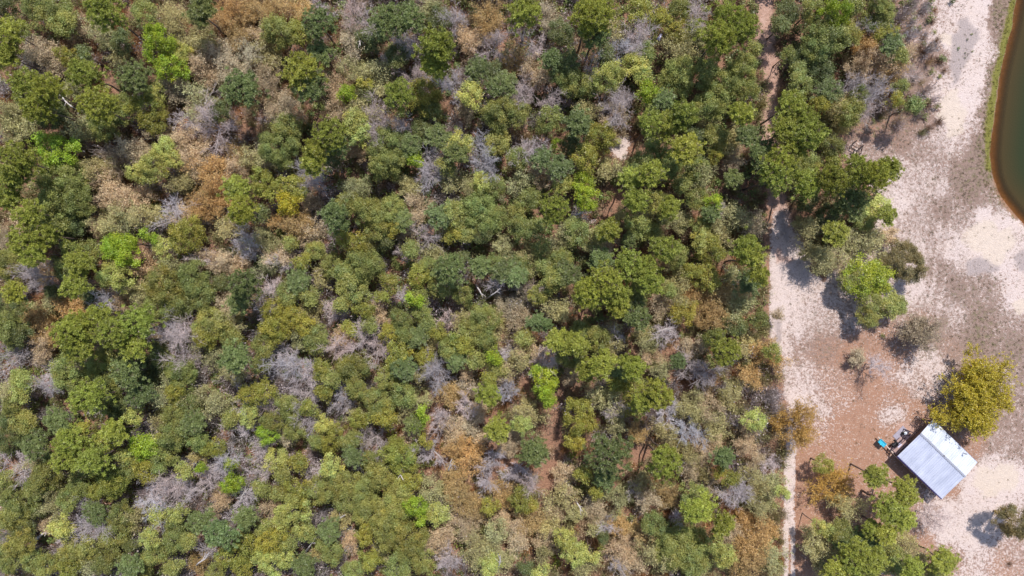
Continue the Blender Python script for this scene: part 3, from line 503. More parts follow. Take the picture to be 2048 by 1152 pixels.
for (x, y, r) in ((1905, 225, 30), (1900, 200, 24), (1893, 75, 16), (1962, 475, 38), (1985, 505, 30), (2010, 480, 26), (2040, 610, 20), (1975, 965, 34), (2010, 955, 34), (1905, 255, 20)):
    cream = np.maximum(cream, 1 - sstep(r * 0.5, r * 1.2, np.hypot(wx - x, wy - y)))
shore_g = 0.95 * sstep(-1.9, -0.5, sd_shore + 1.2 * wob) * (1 - sstep(-0.25, 0.1, sd_shore)) * (0.6 + 0.4 * (PY < 340) - 0.35 * (PY > 345))
z = 0.25 * (fbm(GX / 14, GY / 14, 17) - 0.5) * (1 - cl) + 0.05 * (fbm(GX / 1.3, GY / 1.3, 23) - 0.5)
z = z - 0.34 * np.clip(sd_shore + 0.8, 0, 6)
z = np.where(np.abs(GX) > 95, 0.0 + z * (sd_shore > -1), z)
orange = sstep(-0.2, 0.35, sd_shore + 0.6 * wob)
def gz(x, y): return 0.0
me_v = np.stack([GX, GY, z], -1).reshape(-1, 3)
ny, nx = GX.shape; ii = np.arange(ny * nx).reshape(ny, nx)
faces = np.stack([ii[:-1, :-1], ii[:-1, 1:], ii[1:, 1:], ii[1:, :-1]], -1).reshape(-1, 4)
gm = make_mesh('ground', me_v, [faces], None, None, True)
def add_attr(me, name, arr):
    a = me.attributes.new(name, 'FLOAT', 'POINT'); a.data.foreach_set('value', np.ascontiguousarray(arr, np.float32).ravel())
for nm, ar in (('sand', sand), ('dry', dry), ('grs', grs), ('lit', np.where(cl > 0.02, lit, 1.0) * cl + (1 - cl)), ('grav', grav), ('clay', clay), ('cream', cream * cl), ('shore', shore_g), ('orange', orange), ('wood', 1 - cl)):
    add_attr(gm, nm, ar)

def ground_mat():
    m, n, l, p = new_mat('soil'); p.inputs['Roughness'].default_value = 0.95; p.inputs['Specular IOR Level'].default_value = 0.1
    geo = n.new('ShaderNodeNewGeometry')
    def attr(nm):
        a = n.new('ShaderNodeAttribute'); a.attribute_name = nm; return a.outputs['Fac']
    def math_(op, a, b=None, c=None, clamp=False):
        q = n.new('ShaderNodeMath'); q.operation = op; q.use_clamp = clamp
        for i, v in enumerate((a, b, c)):
            if v is None: continue
            if isinstance(v, (int, float)): q.inputs[i].default_value = v
            else: l.new(v, q.inputs[i])
        return q.outputs[0]
    def noise(scale, detail=4, rough=0.6, off=0.0, dist=0.0):
        x = n.new('ShaderNodeTexNoise'); x.inputs['Scale'].default_value = scale; x.inputs['Detail'].default_value = detail; x.inputs['Roughness'].default_value = rough
        x.inputs['Distortion'].default_value = dist
        v = n.new('ShaderNodeVectorMath'); v.operation = 'ADD'; v.inputs[1].default_value = (off, off * 1.7, 0); l.new(geo.outputs['Position'], v.inputs[0]); l.new(v.outputs[0], x.inputs['Vector'])
        # spread the values towards 0..1
        return math_('MULTIPLY_ADD', x.outputs[0], 2.4, -0.7, True)
    def mix(f, a, b):
        q = n.new('ShaderNodeMix'); q.data_type = 'RGBA'
        if isinstance(f, (int, float)): q.inputs[0].default_value = f
        else: l.new(f, q.inputs[0])
        for i, v in ((6, a), (7, b)):
            if isinstance(v, tuple): q.inputs[i].default_value = (*lin(v), 1)
            else: l.new(v, q.inputs[i])
        return q.outputs[2]
    def cover(mask, nz, k=5.0):
        # where the noise is under the mask
        return math_('MULTIPLY_ADD', math_('SUBTRACT', mask, nz), k, 0.5, True)
    fine = noise(5.5, 5, 0.7, 3); med = noise(1.6, 5, 0.65, 11, 0.4); big = noise(0.35, 4, 0.6, 21); vf = noise(14, 3, 0.7, 31); m2 = noise(2.6, 5, 0.7, 47, 0.6); m3 = noise(1.1, 6, 0.7, 71)
    wood = mix(fine, (112, 82, 66), (184, 142, 118)); wood = mix(cover(math_('MULTIPLY', big, 0.7), med), wood, (112, 88, 74))
    wood = mix(cover(math_('MULTIPLY', big, 0.25), vf), wood, (190, 164, 146))
    lit_c = mix(fine, (150, 110, 90), (186, 144, 120)); lit_c = mix(math_('MULTIPLY', cover(math_('MULTIPLY', med, 0.5), vf), 0.8), lit_c, (124, 96, 82)); lit_c = mix(math_('MULTIPLY', cover(math_('MULTIPLY', m3, 0.52), fine, 12), 0.85), lit_c, (216, 192, 178))
    drysoil = mix(fine, (126, 102, 90), (172, 144, 132))
    base = mix(cover(attr('lit'), m2, 4), drysoil, lit_c)
    base = mix(attr('wood'), base, wood)
    sandc = mix(fine, (198, 178, 172), (230, 213, 208)); sandc = mix(math_('MULTIPLY', big, 0.35), sandc, (212, 190, 172))
    # pieces of sand showing between litter: patches at three sizes
    nn = math_('ADD', math_('MULTIPLY', m2, 0.42), math_('ADD', math_('MULTIPLY', m3, 0.16), math_('MULTIPLY', fine, 0.42)))
    nn = math_('MULTIPLY_ADD', nn, 1.7, -0.3, True)
    c = mix(cover(attr('sand'), nn, 14), base, sandc)
    dn_ = math_('ADD', math_('MULTIPLY', vf, 0.45), math_('ADD', math_('MULTIPLY', fine, 0.3), math_('MULTIPLY', med, 0.25)))
    dn_ = math_('MULTIPLY_ADD', dn_, 1.8, -0.45, True)
    c = mix(math_('MULTIPLY', cover(math_('MULTIPLY', attr('dry'), 0.78), dn_, 5), 0.8), c, mix(m2, (122, 102, 92), (160, 138, 128)))
    c = mix(math_('MULTIPLY', cover(math_('MULTIPLY', attr('grs'), 0.8), math_('MULTIPLY_ADD', math_('ADD', math_('MULTIPLY', vf, 0.3), math_('MULTIPLY', med, 0.7)), 1.5, -0.25, True), 4), 0.7), c, mix(fine, (104, 98, 68), (138, 130, 96)))
    c = mix(math_('MULTIPLY', cover(attr('cream'), math_('ADD', math_('MULTIPLY', med, .5), math_('MULTIPLY', fine, .5)), 2), 0.7), c, mix(med, (206, 188, 172), (222, 203, 184)))
    c = mix(math_('MULTIPLY', attr('clay'), 0.85), c, mix(med, (176, 138, 120), (206, 172, 158)))
    rip = n.new('ShaderNodeTexWave'); rip.inputs['Scale'].default_value = 0.9; rip.inputs['Distortion'].default_value = 9; rip.inputs['Detail'].default_value = 3
    l.new(geo.outputs['Position'], rip.inputs['Vector'])
    g = mix(fine, (150, 136, 134), (182, 168, 166)); g = mix(math_('MULTIPLY', rip.outputs[0], 0.3), g, (196, 176, 166))
    c = mix(math_('MULTIPLY', attr('grav'), 0.92), c, g)
    sg = mix(vf, (104, 102, 50), (146, 140, 74))
    c = mix(cover(attr('shore'), math_('MULTIPLY', fine, 0.9), 3), c, sg)
    c = mix(attr('orange'), c, mix(med, (112, 86, 60), (134, 104, 76)))
    l.new(c, p.inputs['Base Color'])
    b = n.new('ShaderNodeBump'); b.inputs['Strength'].default_value = 0.55; b.inputs['Distance'].default_value = 0.12
    l.new(math_('ADD', fine, math_('ADD', math_('MULTIPLY', vf, 0.5), med)), b.inputs['Height']); l.new(b.outputs[0], p.inputs['Normal'])
    return m
gm.materials.append(ground_mat())
go = bpy.data.objects.new('ground', gm); C.objects.link(go); go['kind'] = 'structure'

# pond water: a level sheet whose murk depends on the depth under it
wxs = np.arange(gx(1970), gx(2620), 0.6); wys = np.arange(gy(600), gy(-600), 0.6)
WX, WY = np.meshgrid(wxs, wys); wsd = poly_sd(WX / S + 1024, 576 - WY / S, SHORE) * S
keep = wsd > -1.3
idx = -np.ones(WX.shape, int); idx[keep] = np.arange(keep.sum())
q = np.stack([idx[:-1, :-1], idx[:-1, 1:], idx[1:, 1:], idx[1:, :-1]], -1).reshape(-1, 4); q = q[(q >= 0).all(1)]
wm = make_mesh('water', np.stack([WX[keep], WY[keep], np.full(keep.sum(), -0.27)], -1), [q], None, None, True)
add_attr(wm, 'depth', np.clip(wsd[keep], 0, 6))
def water_mat():
    m = bpy.data.materials.new('pond_water'); m.use_nodes = True; n = m.node_tree.nodes; l = m.node_tree.links; n.clear()
    out = n.new('ShaderNodeOutputMaterial'); a = n.new('ShaderNodeAttribute'); a.attribute_name = 'depth'
    r = n.new('ShaderNodeMapRange'); r.inputs[1].default_value = 0.45; r.inputs[2].default_value = 1.8; r.inputs[3].default_value = 0.08; r.inputs[4].default_value = 1.0
    l.new(a.outputs['Fac'], r.inputs[0])
    t = n.new('ShaderNodeBsdfTransparent'); t.inputs[0].default_value = (0.86, 0.72, 0.5, 1)
    d = n.new('ShaderNodeBsdfDiffuse'); cr = n.new('ShaderNodeValToRGB'); e = cr.color_ramp.elements
    e[0].color = (*lin((72, 58, 34)), 1); e[1].color = (*lin((50, 56, 34)), 1); e[0].position = 0.2; e[1].position = 0.75
    mr = n.new('ShaderNodeMapRange'); mr.inputs[2].default_value = 6.0; l.new(a.outputs['Fac'], mr.inputs[0]); l.new(mr.outputs[0], cr.inputs[0]); l.new(cr.outputs[0], d.inputs[0])
    ms = n.new('ShaderNodeMixShader'); l.new(r.outputs[0], ms.inputs[0]); l.new(t.outputs[0], ms.inputs[1]); l.new(d.outputs[0], ms.inputs[2])
    g = n.new('ShaderNodeBsdfGlossy'); g.inputs['Roughness'].default_value = 0.06
    nz = n.new('ShaderNodeTexNoise'); nz.inputs['Scale'].default_value = 3.5; nz.inputs['Detail'].default_value = 4; ge = n.new('ShaderNodeNewGeometry'); l.new(ge.outputs['Position'], nz.inputs['Vector'])
    b = n.new('ShaderNodeBump'); b.inputs['Strength'].default_value = 0.5; b.inputs['Distance'].default_value = 0.06; l.new(nz.outputs[0], b.inputs['Height']); l.new(b.outputs[0], g.inputs['Normal']); l.new(b.outputs[0], d.inputs['Normal'])
    f = n.new('ShaderNodeFresnel'); f.inputs[0].default_value = 1.33; l.new(b.outputs[0], f.inputs['Normal'])
    m2 = n.new('ShaderNodeMixShader'); l.new(f.outputs[0], m2.inputs[0]); l.new(ms.outputs[0], m2.inputs[1]); l.new(g.outputs[0], m2.inputs[2]); l.new(m2.outputs[0], out.inputs[0])
    return m
wm.materials.append(water_mat())
wo = bpy.data.objects.new('water', wm); C.objects.link(wo); wo['kind'] = 'structure'

# ---------------------------------------------------------------- plant the trees
def link(name, me, parent=None):
    o = bpy.data.objects.new(name, me); C.objects.link(o)
    if parent: o.parent = parent
    return o
TREES = []
OVR = {(1669, 981): (190, 152, 78), (1596, 855): (178, 142, 78), (1957, 792): (172, 156, 52), (525, 380): (166, 156, 46), (579, 397): (166, 156, 46), (1736, 554): (146, 156, 46), (1806, 527): (130, 118, 78), (1829, 677): (158, 142, 120), (2029, 1041): (128, 116, 76), (1849, 660): (150, 134, 114)}
HMUL = {'P': 1.0, 'G': 0.85, 'O': 1.0, 'E': 0.85, 'M': 1.0, 'L': 1.1, 'Y': 1.0, 'K': 1.0, 'T': 0.95, 'R': 0.95, 'B': 1.05}
def plant(k, px, py, rpx, hov=None):
    fam = FAM[k]
    if 1495 < px < 1592 and py < 290: rpx *= 0.8
    R = rpx * S * (1.16 if rpx > 60 else 1.07 if fam in 'OP' else 1.03 if fam in 'KT' else 1.12)
    h = NOMH[fam] * HMUL[k] * rnd.uniform(0.88, 1.12) * (0.72 + 0.16 * min(R, 3.2) / 1.6)
    if k == 'G' and rpx < 28: h *= 0.75
    if px > 1640 and py > 380: h *= 0.72 if px < 1940 else 0.85
    if k == 'B': h += 0.8
    if hov: h = hov
    hc = h * (0.85 if fam == 'P' else 0.72)
    kz = 1 - hc / H; R *= kz
    s, (tm, cm) = variant(fam, R, rnd)
    e = bpy.data.objects.new(SPEC[k][0], None); C.objects.link(e); e.empty_display_size = 0.5
    e.location = (gx(px) * kz, gy(py) * kz, 0)
    f = R / s; e.scale = (f, f, h / NOMH[fam]); e.rotation_euler = (0, 0, rnd.uniform(0, 6.283))
    t = link('trunk', tm, e); c = link('crown', cm, e)
    base = np.array(lin(SPEC[k][3])) * (1.32 if fam in 'KT' else 1.15 if k == 'B' else 1.3)
    j = rnd.gauss(1, 0.10); hs = rnd.gauss(0.0, 0.045)
    col = np.clip(base * j * np.array([1 + hs, 1, 1 - hs * 0.8]), 0.01, 0.9)
    c.color = (*col, 1); t.color = (1, 1, 1, 1)
    e['category'] = SPEC[k][1]; e['group'] = GROUP[SPEC[k][0]]
    for (cx_, cy_), cc in OVR.items():
        if math.hypot(px - cx_, py - cy_) < 9: c.color = (*[v * 1.15 for v in lin(cc)], 1)
    TREES.append(dict(o=e, k=k, x=px, y=py, r=rpx))
    return e
for k, px, py, rp in CR: plant(k, px, py, rp)

# ---------------------------------------------------------------- undergrowth: nobody could count it, one object each
prng = np.random.default_rng(11)
def template_leafy(rng, leaf=0.12, n=130, R=0.95, hh=0.9):
    nl = 7; d = sphere_dirs(nl, rng, 0.0); X = d * np.array([R * 0.6, R * 0.6, hh * 0.6]) * rng.uniform(0.3, 1.1, (nl, 1)); X[:, 2] += hh * 0.45
    i = rng.integers(0, nl, n); D = sphere_dirs(n, rng, -0.2)
    P = X[i] + D * rng.uniform(0.22, 0.46, (n, 1)) * np.array([1, 1, 0.8])
    N = norm(D * 0.6 + rng.normal(0, 0.6, (n, 3)) + np.array([0, 0, 0.5]))
    V, F = leaves(P, N, leaf * rng.uniform(0.6, 1.3, n), rng)
    j = rng.uniform(0.72, 1.25, n) * rng.uniform(0.88, 1.12, nl)[i]
    return V, F, np.repeat(np.stack([j * rng.uniform(0.95, 1.06, n), j, j * 0.95], 1), 4, 0)
def template_twig(rng, nt_=60, nlf=70, R=1.0, hh=1.2):
    segs = []; ends = []
    for _ in range(nt_):
        a = rng.uniform(0, 6.28); e = rng.uniform(0.3, 1.4); L = R * rng.uniform(0.5, 1.1)
        d = np.array([math.cos(a) * math.cos(e), math.sin(a) * math.cos(e), math.sin(e) * hh / R])
        p0 = d * L * rng.uniform(0.0, 0.35) + rng.normal(0, 0.12, 3) * np.array([1, 1, 0]); p1 = p0 + d * L * 0.5 + rng.normal(0, 0.06, 3); p2 = p1 + norm(d + rng.normal(0, 0.5, 3)) * L * 0.45
        p3 = p1 + norm(d + rng.normal(0, 0.6, 3)) * L * 0.4
        segs += [[*p0, *p1, 0.018, 0.013], [*p1, *p2, 0.013, 0.007], [*p1, *p3, 0.012, 0.006]]; ends += [p2, p3]
    V, F = tubes(segs, 3); 
    # prisms as quads
    j = np.repeat(rng.uniform(0.75, 1.2, len(segs)), 6); col = np.stack([j, j, j], 1)
    ends = np.array(ends); i = rng.integers(0, len(ends), nlf); P = ends[i] + rng.normal(0, 0.12, (nlf, 3))
    V2, F2 = leaves(P, norm(rng.normal(0, 0.8, (nlf, 3)) + np.array([0, 0, 0.7])), 0.075 * rng.uniform(0.6, 1.3, nlf), rng)
    j = rng.uniform(0.75, 1.2, nlf); c2 = np.repeat(np.stack([j, j, j], 1), 4, 0)
    return np.concatenate([V, V2]), np.concatenate([F, F2 + len(V)]), np.concatenate([col, c2])
def scatter(name, temps, inst, mat):
    """inst: list of (x, y, z, size, height, colour, template)"""
    Vs, Fs, Cs = [], [], []; off = 0
    for (x, y, z0, s, hgt, c, t) in inst:
        V, F, K = temps[t]; a = prng.uniform(0, 6.283); ca, sa = math.cos(a), math.sin(a)
        W = np.stack([(V[:, 0] * ca - V[:, 1] * sa) * s + x, (V[:, 0] * sa + V[:, 1] * ca) * s + y, V[:, 2] * hgt + z0], 1)
        Vs.append(W); Fs.append(F + off); Cs.append(K * np.array(c)); off += len(V)
    me = make_mesh(name, np.concatenate(Vs), [np.concatenate(Fs)], np.clip(np.concatenate(Cs), 0.005, 0.95), mat)
    o = link(name, me); o['kind'] = 'stuff'; o.color = (1, 1, 1, 1)
    return o
def L3(c, k=1.0): return np.array(lin(c)) * k * 1.1
PAL = {'olive': L3((126, 130, 80), 1.2), 'green': L3((112, 128, 76), 1.2), 'dark': L3((92, 98, 62), 1.15), 'yel': L3((134, 140, 66), 1.1), 'sage': L3((140, 144, 112), 1.05),
       'tan': L3((180, 160, 130), 1.25), 'rust': L3((168, 124, 84), 1.2), 'grey': L3((186, 174, 172), 1.15), 'khaki': L3((160, 154, 108), 1.2), 'brown': L3((140, 112, 90), 1.1)}
ZONES = [  # x, y, weights of colours, share of ground covered
 (250, 200, dict(tan=4, rust=3, khaki=3, olive=2, brown=2, grey=2, dark=1), .80), (100, 450, dict(tan=3, khaki=3, olive=4, brown=2, green=2, rust=2), .8), (450, 60, dict(rust=5, tan=3, brown=2, olive=2), .8),
 (450, 250, dict(tan=5, rust=3, grey=3, khaki=2, brown=2), .8), (650, 250, dict(khaki=3, tan=3, olive=3, green=2, brown=2), .8), (850, 150, dict(grey=4, olive=3, tan=3, green=2, dark=2), .85), (900, 300, dict(grey=4, green=3, olive=3, sage=2, dark=2), .95),
 (1150, 150, dict(olive=4, green=3, tan=3, grey=3, dark=2), .88), (1350, 200, dict(olive=5, green=3, dark=3, khaki=1), .92), (1250, 300, dict(tan=2, olive=3, brown=2, khaki=2), .6), (1450, 330, dict(olive=4, khaki=3, rust=1, green=2), .8),
 (350, 550, dict(olive=4, tan=3, grey=2, khaki=2, dark=2), .85), (200, 850, dict(olive=6, green=3, dark=2, grey=2, yel=1), .97), (500, 750, dict(olive=5, grey=6, green=2, yel=2, khaki=1), .97), (700, 550, dict(olive=6, grey=5, green=3, sage=2, tan=1), .97),
 (300, 1050, dict(olive=6, green=2, grey=5, yel=2), .97), (750, 1000, dict(olive=6, green=2, yel=2, grey=4), .97), (900, 600, dict(olive=5, green=3, grey=3, sage=2), .95), (1100, 450, dict(olive=5, green=4, sage=2, khaki=2), .93),
 (1250, 430, dict(brown=3, tan=2, olive=3, green=1), .65), (1050, 660, dict(tan=4, grey=3, khaki=3, rust=2, olive=2), .8), (1300, 560, dict(olive=3, khaki=3, rust=2, tan=2, green=1), .8), (1400, 650, dict(rust=4, khaki=3, olive=2, tan=2), .85), (900, 850, dict(tan=4, rust=3, khaki=3, grey=2, olive=1), .66),
 (1050, 900, dict(tan=5, rust=4, khaki=3, grey=2), .58), (1250, 750, dict(tan=3, khaki=3, olive=3, grey=2), .68), (1400, 800, dict(tan=4, khaki=4, grey=3, rust=2), .78), (1400, 950, dict(tan=3, rust=3, khaki=3, olive=2), .8), (1200, 1080, dict(tan=5, khaki=3, rust=3, yel=1), .8),
 (1520, 1050, dict(khaki=4, rust=3, yel=2, tan=2, olive=1), .92), (1530, 850, dict(khaki=3, tan=3, grey=3), .8), (1700, 1050, dict(khaki=3, olive=3, brown=3, green=1), .55), (1620, 300, dict(olive=4, dark=3, khaki=2, brown=1), .9), (1620, 100, dict(dark=4, olive=3, brown=2), .9),
 (1750, 180, dict(tan=4, grey=5, brown=4, rust=1, olive=1), 1.0), (1760, 60, dict(grey=3, brown=3, olive=2, tan=2), .85), (1660, 450, dict(khaki=3, olive=3, tan=2), .6), (1720, 280, dict(khaki=2, olive=2, brown=1), .35), (1830, 160, dict(grey=4, brown=3, tan=2, olive=1), .85), (1700, 380, dict(olive=3, dark=2, khaki=2), .8)]
TL = [template_leafy(prng, 0.11, 120), template_leafy(prng, 0.10, 150), template_leafy(prng, 0.13, 110, 1.05, 0.8), template_leafy(prng, 0.12, 130, 0.9, 1.2)]
TT = [template_twig(prng), template_twig(prng, 70, 40), template_twig(prng, 50, 110), template_twig(prng, 75, 20, 1.1, 0.9)]
cell = 1.12
leafy, twiggy = [], []
UX, UY = np.meshgrid(np.arange(int(-92 / cell), int(74 / cell)), np.arange(int(-58 / cell), int(58 / cell)))
UX = ((UX + prng.uniform(0, 1, UX.shape)) * cell).ravel(); UY = ((UY + prng.uniform(0, 1, UY.shape)) * cell).ravel()
UP, UQ = UX / S + 1024, 576 - UY / S; U = prng.uniform(size=(4, len(UX)))
ok = (UP < 1900) & ~((UP > 1800) & (U[0] < (UP - 1800) / 90))
ok &= ~((poly_sd(UP, UQ, CLEAR) > -5) & ~((UQ < 270) & (UP > 1690) & (UP < 1900)))
ok &= line_d(UP, UQ, track_n) > 15
ok &= ~((abs(UP - 1600) < 34) & (UQ > 560)) & ~((UP > 1600) & (UQ > 560) & ((UQ < 940) | (UP > 1960)))
ok &= ~((UP > 1630) & (UQ > 560) & (poly_sd(UP, UQ, [(1620, 960), (1700, 930), (1800, 960), (1860, 1030), (1940, 1180), (1620, 1300)]) < 0))
ok &= np.minimum(np.hypot(UP - 1240, UQ - 290) / 32, np.hypot(UP - 917, UQ - 255) / 12) > 1
ZA = np.array([(q[0], q[1], q[3]) for q in ZONES])
WZ = 1 / ((UP[:, None] - ZA[:, 0]) ** 2 + (UQ[:, None] - ZA[:, 1]) ** 2 + 400) ** 1.6; WZ /= WZ.sum(1, keepdims=True)
ok &= fbm(UX / 4.0, UY / 4.0, 77) * 0.8 + U[1] * 0.35 <= (WZ * ZA[:, 2]).sum(1)
ZI = np.minimum((np.cumsum(WZ, 1) < U[2][:, None]).sum(1), len(ZONES) - 1)
GAPS = [(1120, 775, 16), (1108, 805, 14), (1098, 850, 16), (1112, 880, 12), (1098, 930, 18), (1090, 975, 16), (1075, 1005, 16), (1260, 880, 16), (1275, 905, 14), (1160, 780, 10), (890, 925, 14), (905, 985, 10), (952, 1010, 8), (1052, 755, 12), (1000, 650, 16), (1480, 955, 14), (1495, 975, 12), (1455, 985, 12), (1175, 1070, 12), (1250, 1060, 10),
 (224, 140, 14), (228, 165, 12), (292, 495, 14), (360, 270, 10), (365, 240, 10), (430, 490, 10), (100, 580, 14), (65, 585, 14), (105, 600, 12), (480, 45, 12), (500, 70, 12), (475, 215, 12), (40, 15, 10), (320, 350, 10), (395, 440, 10), (175, 330, 12), (545, 215, 12), (655, 180, 10), (905, 210, 12), (1230, 410, 14), (1228, 500, 14), (1220, 430, 12), (1340, 480, 10), (1440, 330, 14), (1425, 320, 12), (1460, 345, 12), (1210, 380, 10), (1345, 700, 14), (1340, 740, 10), (1160, 620, 12), (1380, 780, 10), (1150, 690, 10), (690, 160, 10)]
GA = np.array(GAPS); ok &= (np.hypot(UP[:, None] - GA[:, 0], UQ[:, None] - GA[:, 1]) / (GA[:, 2] * 1.15)).min(1) > 1
ur = random.Random(21)
for i in np.nonzero(ok)[0]:
    X, Y, px, py = UX[i], UY[i], UP[i], UQ[i]; zz = ZONES[ZI[i]]
    kk = ur.choices(list(zz[2]), list(zz[2].values()))[0]
    c = PAL[kk] * ur.uniform(0.8, 1.2) * np.array([ur.uniform(0.95, 1.06), 1, ur.uniform(0.94, 1.06)])
    s = ur.uniform(0.65, 1.25) * (1.25 if kk == 'grey' else 1) * (0.8 if (py < 270 and px > 1720) else 1); hg = s * ur.uniform(0.7, 1.9) * (1.6 if kk in ('grey', 'tan', 'khaki') else 1)
    if kk in ('tan', 'rust', 'grey', 'khaki', 'brown'): twiggy.append((X, Y, -0.05, s * 1.15, hg, c, ur.randrange(4)))
    else: leafy.append((X, Y, -0.05, s, hg, c, ur.randrange(4)))
print('undergrowth', len(leafy), len(twiggy))
scatter('undergrowth', TL, leafy, M_LEAF)
scatter('brushwood', TT, twiggy, M_LEAF)
# the wood going on beyond the frame
r2 = np.random.default_rng(3)
TW = []
for i in range(3):
    Vt, Ft, Vc, Fc, colr, mc, mt = broadleaf(2.4, 7.5, r2, leaf=0.2, dens=0.7)
    TW.append((Vc, Fc[0], colr))
inst = []
for i in range(420):
    X = r2.uniform(-96, 66); Y = r2.uniform(-62, 62)
    if abs(X) < 80 and abs(Y) < 45.5: continue
    if X > 38 and (X > 60 or 41 < X < 46 or Y < 0): continue
    hgt = r2.uniform(0.8, 1.15)
    if abs(Y) >= 45.5 and abs(Y) < 47.5 and X > -76: hgt *= 0.8
    c = PAL[['olive', 'green', 'yel', 'khaki', 'olive'][r2.integers(0, 5)]] * r2.uniform(0.85, 1.15)
    inst.append((X, Y, 0, r2.uniform(0.8, 1.25), hgt, c, r2.integers(0, 3)))
scatter('woodland', TW, inst, M_LEAF)

# ---------------------------------------------------------------- the cabin and the loose things
def bm_obj(name, V, F, mat, parent=None, smooth=False):
    me = bpy.data.meshes.new(name); me.from_pydata([tuple(v) for v in V], [], F); me.validate()
    if smooth: me.polygons.foreach_set('use_smooth', [True] * len(me.polygons))
    me.materials.append(mat); return link(name, me, parent)
class MB:
    def __init__(s): s.V = []; s.F = []
    def box(s, c, d, rz=0.0, rx=0.0):
        ca, sa = math.cos(rz), math.sin(rz); b = len(s.V); hx, hy, hz = d[0] / 2, d[1] / 2, d[2] / 2
        for X in (-hx, hx):
            for Y in (-hy, hy):
                for Z in (-hz, hz):
                    y = Y * math.cos(rx) - Z * math.sin(rx); z = Y * math.sin(rx) + Z * math.cos(rx)
                    s.V.append((c[0] + X * ca - y * sa, c[1] + X * sa + y * ca, c[2] + z))
        s.F += [tuple(b + i for i in f) for f in ((0, 1, 3, 2), (4, 6, 7, 5), (0, 4, 5, 1), (2, 3, 7, 6), (0, 2, 6, 4), (1, 5, 7, 3))]
        return s
    def tube(s, p0, p1, r0, r1=None, k=8):
        r1 = r0 if r1 is None else r1
        V, F = tubes([[*p0, *p1, r0, r1]], k); b = len(s.V); s.V += [tuple(v) for v in V]; s.F += [tuple(int(i) + b for i in f) for f in F]
        s.F += [tuple(b + i for i in range(k))[::-1], tuple(b + k + i for i in range(k))]
        return s
    def poly(s, V, F):
        b = len(s.V); s.V += [tuple(v) for v in V]; s.F += [tuple(i + b for i in f) for f in F]; return s
    def build(s, name, mat, parent=None, smooth=False): return bm_obj(name, s.V, s.F, mat, parent, smooth)
def tag(o, label=None, cat=None, group=None):
    if label: o['label'] = label
    if cat: o['category'] = cat
    if group: o['group'] = group
    return o
def empty(name, loc, rz=0.0):
    o = bpy.data.objects.new(name, None); C.objects.link(o); o.location = loc; o.rotation_euler = (0, 0, rz); o.empty_display_size = 0.5; return o
def roof_mat(name, c0, c1):
    m, n, l, p = new_mat(name); p.inputs['Metallic'].default_value = 0.25; p.inputs['Roughness'].default_value = 0.42
    g = n.new('ShaderNodeTexCoord'); x = n.new('ShaderNodeTexNoise'); x.inputs['Scale'].default_value = 0.8; x.inputs['Detail'].default_value = 6
    mp = n.new('ShaderNodeMapping'); mp.inputs['Scale'].default_value = (1.2, 0.5, 1); l.new(g.outputs['Object'], mp.inputs[0]); l.new(mp.outputs[0], x.inputs[0])
    r = n.new('ShaderNodeValToRGB'); e = r.color_ramp.elements; e[0].position = 0.35; e[1].position = 0.7; e[0].color = (*lin(c0), 1); e[1].color = (*lin(c1), 1)
    l.new(x.outputs[0], r.inputs[0])
    x2 = n.new('ShaderNodeTexNoise'); x2.inputs['Scale'].default_value = 1.7; x2.inputs['Detail'].default_value = 8; x2.inputs['Roughness'].default_value = 0.75; l.new(g.outputs['Object'], x2.inputs[0])
    r2_ = n.new('ShaderNodeMapRange'); r2_.inputs[1].default_value = 0.60; r2_.inputs[2].default_value = 0.72; r2_.inputs[4].default_value = 0.25; l.new(x2.outputs[0], r2_.inputs[0])
    q = n.new('ShaderNodeMix'); q.data_type = 'RGBA'; l.new(r2_.outputs[0], q.inputs[0]); l.new(r.outputs[0], q.inputs[6]); q.inputs[7].default_value = (*lin((140, 120, 110)), 1); l.new(q.outputs[2], p.inputs['Base Color']); return m
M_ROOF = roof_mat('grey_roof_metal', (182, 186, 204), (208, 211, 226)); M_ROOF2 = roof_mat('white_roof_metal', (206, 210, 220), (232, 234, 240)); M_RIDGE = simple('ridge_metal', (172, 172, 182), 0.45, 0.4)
M_WALL = simple('cabin_boards', (120, 96, 84), 0.9, noise=0.2, scale=2); M_TRIM = simple('violet_trim', (62, 54, 104), 0.6)
M_DECK = simple('deck_boards', (176, 148, 142), 0.85, noise=0.15, scale=4); M_DARKWOOD = simple('dark_timber', (74, 62, 72), 0.85, noise=0.2, scale=4)
M_GLASS = simple('dark_glass', (34, 38, 44), 0.1); M_PALE = simple('pale_timber', (206, 184, 172), 0.8, noise=0.12, scale=6)
M_TURQ = simple('turquoise_plastic', (62, 178, 206), 0.4); M_TURQD = simple('turquoise_inner', (84, 196, 218), 0.45)
M_GREY = simple('grey_sheet', (160, 152, 164), 0.8, noise=0.1, scale=3); M_BLACK = simple('black_stuff', (32, 30, 34), 0.6); M_WHITE = simple('white_plastic', (216, 222, 232), 0.5)
M_YEL = simple('yellow_plastic', (226, 190, 80), 0.5); M_RUSTM = simple('rusty_metal', (70, 56, 54), 0.7, noise=0.25, scale=8); M_DEAD = simple('dead_wood', (206, 196, 192), 0.85, noise=0.15, scale=4)
M_LILAC = simple('lilac_plastic', (206, 202, 226), 0.5)

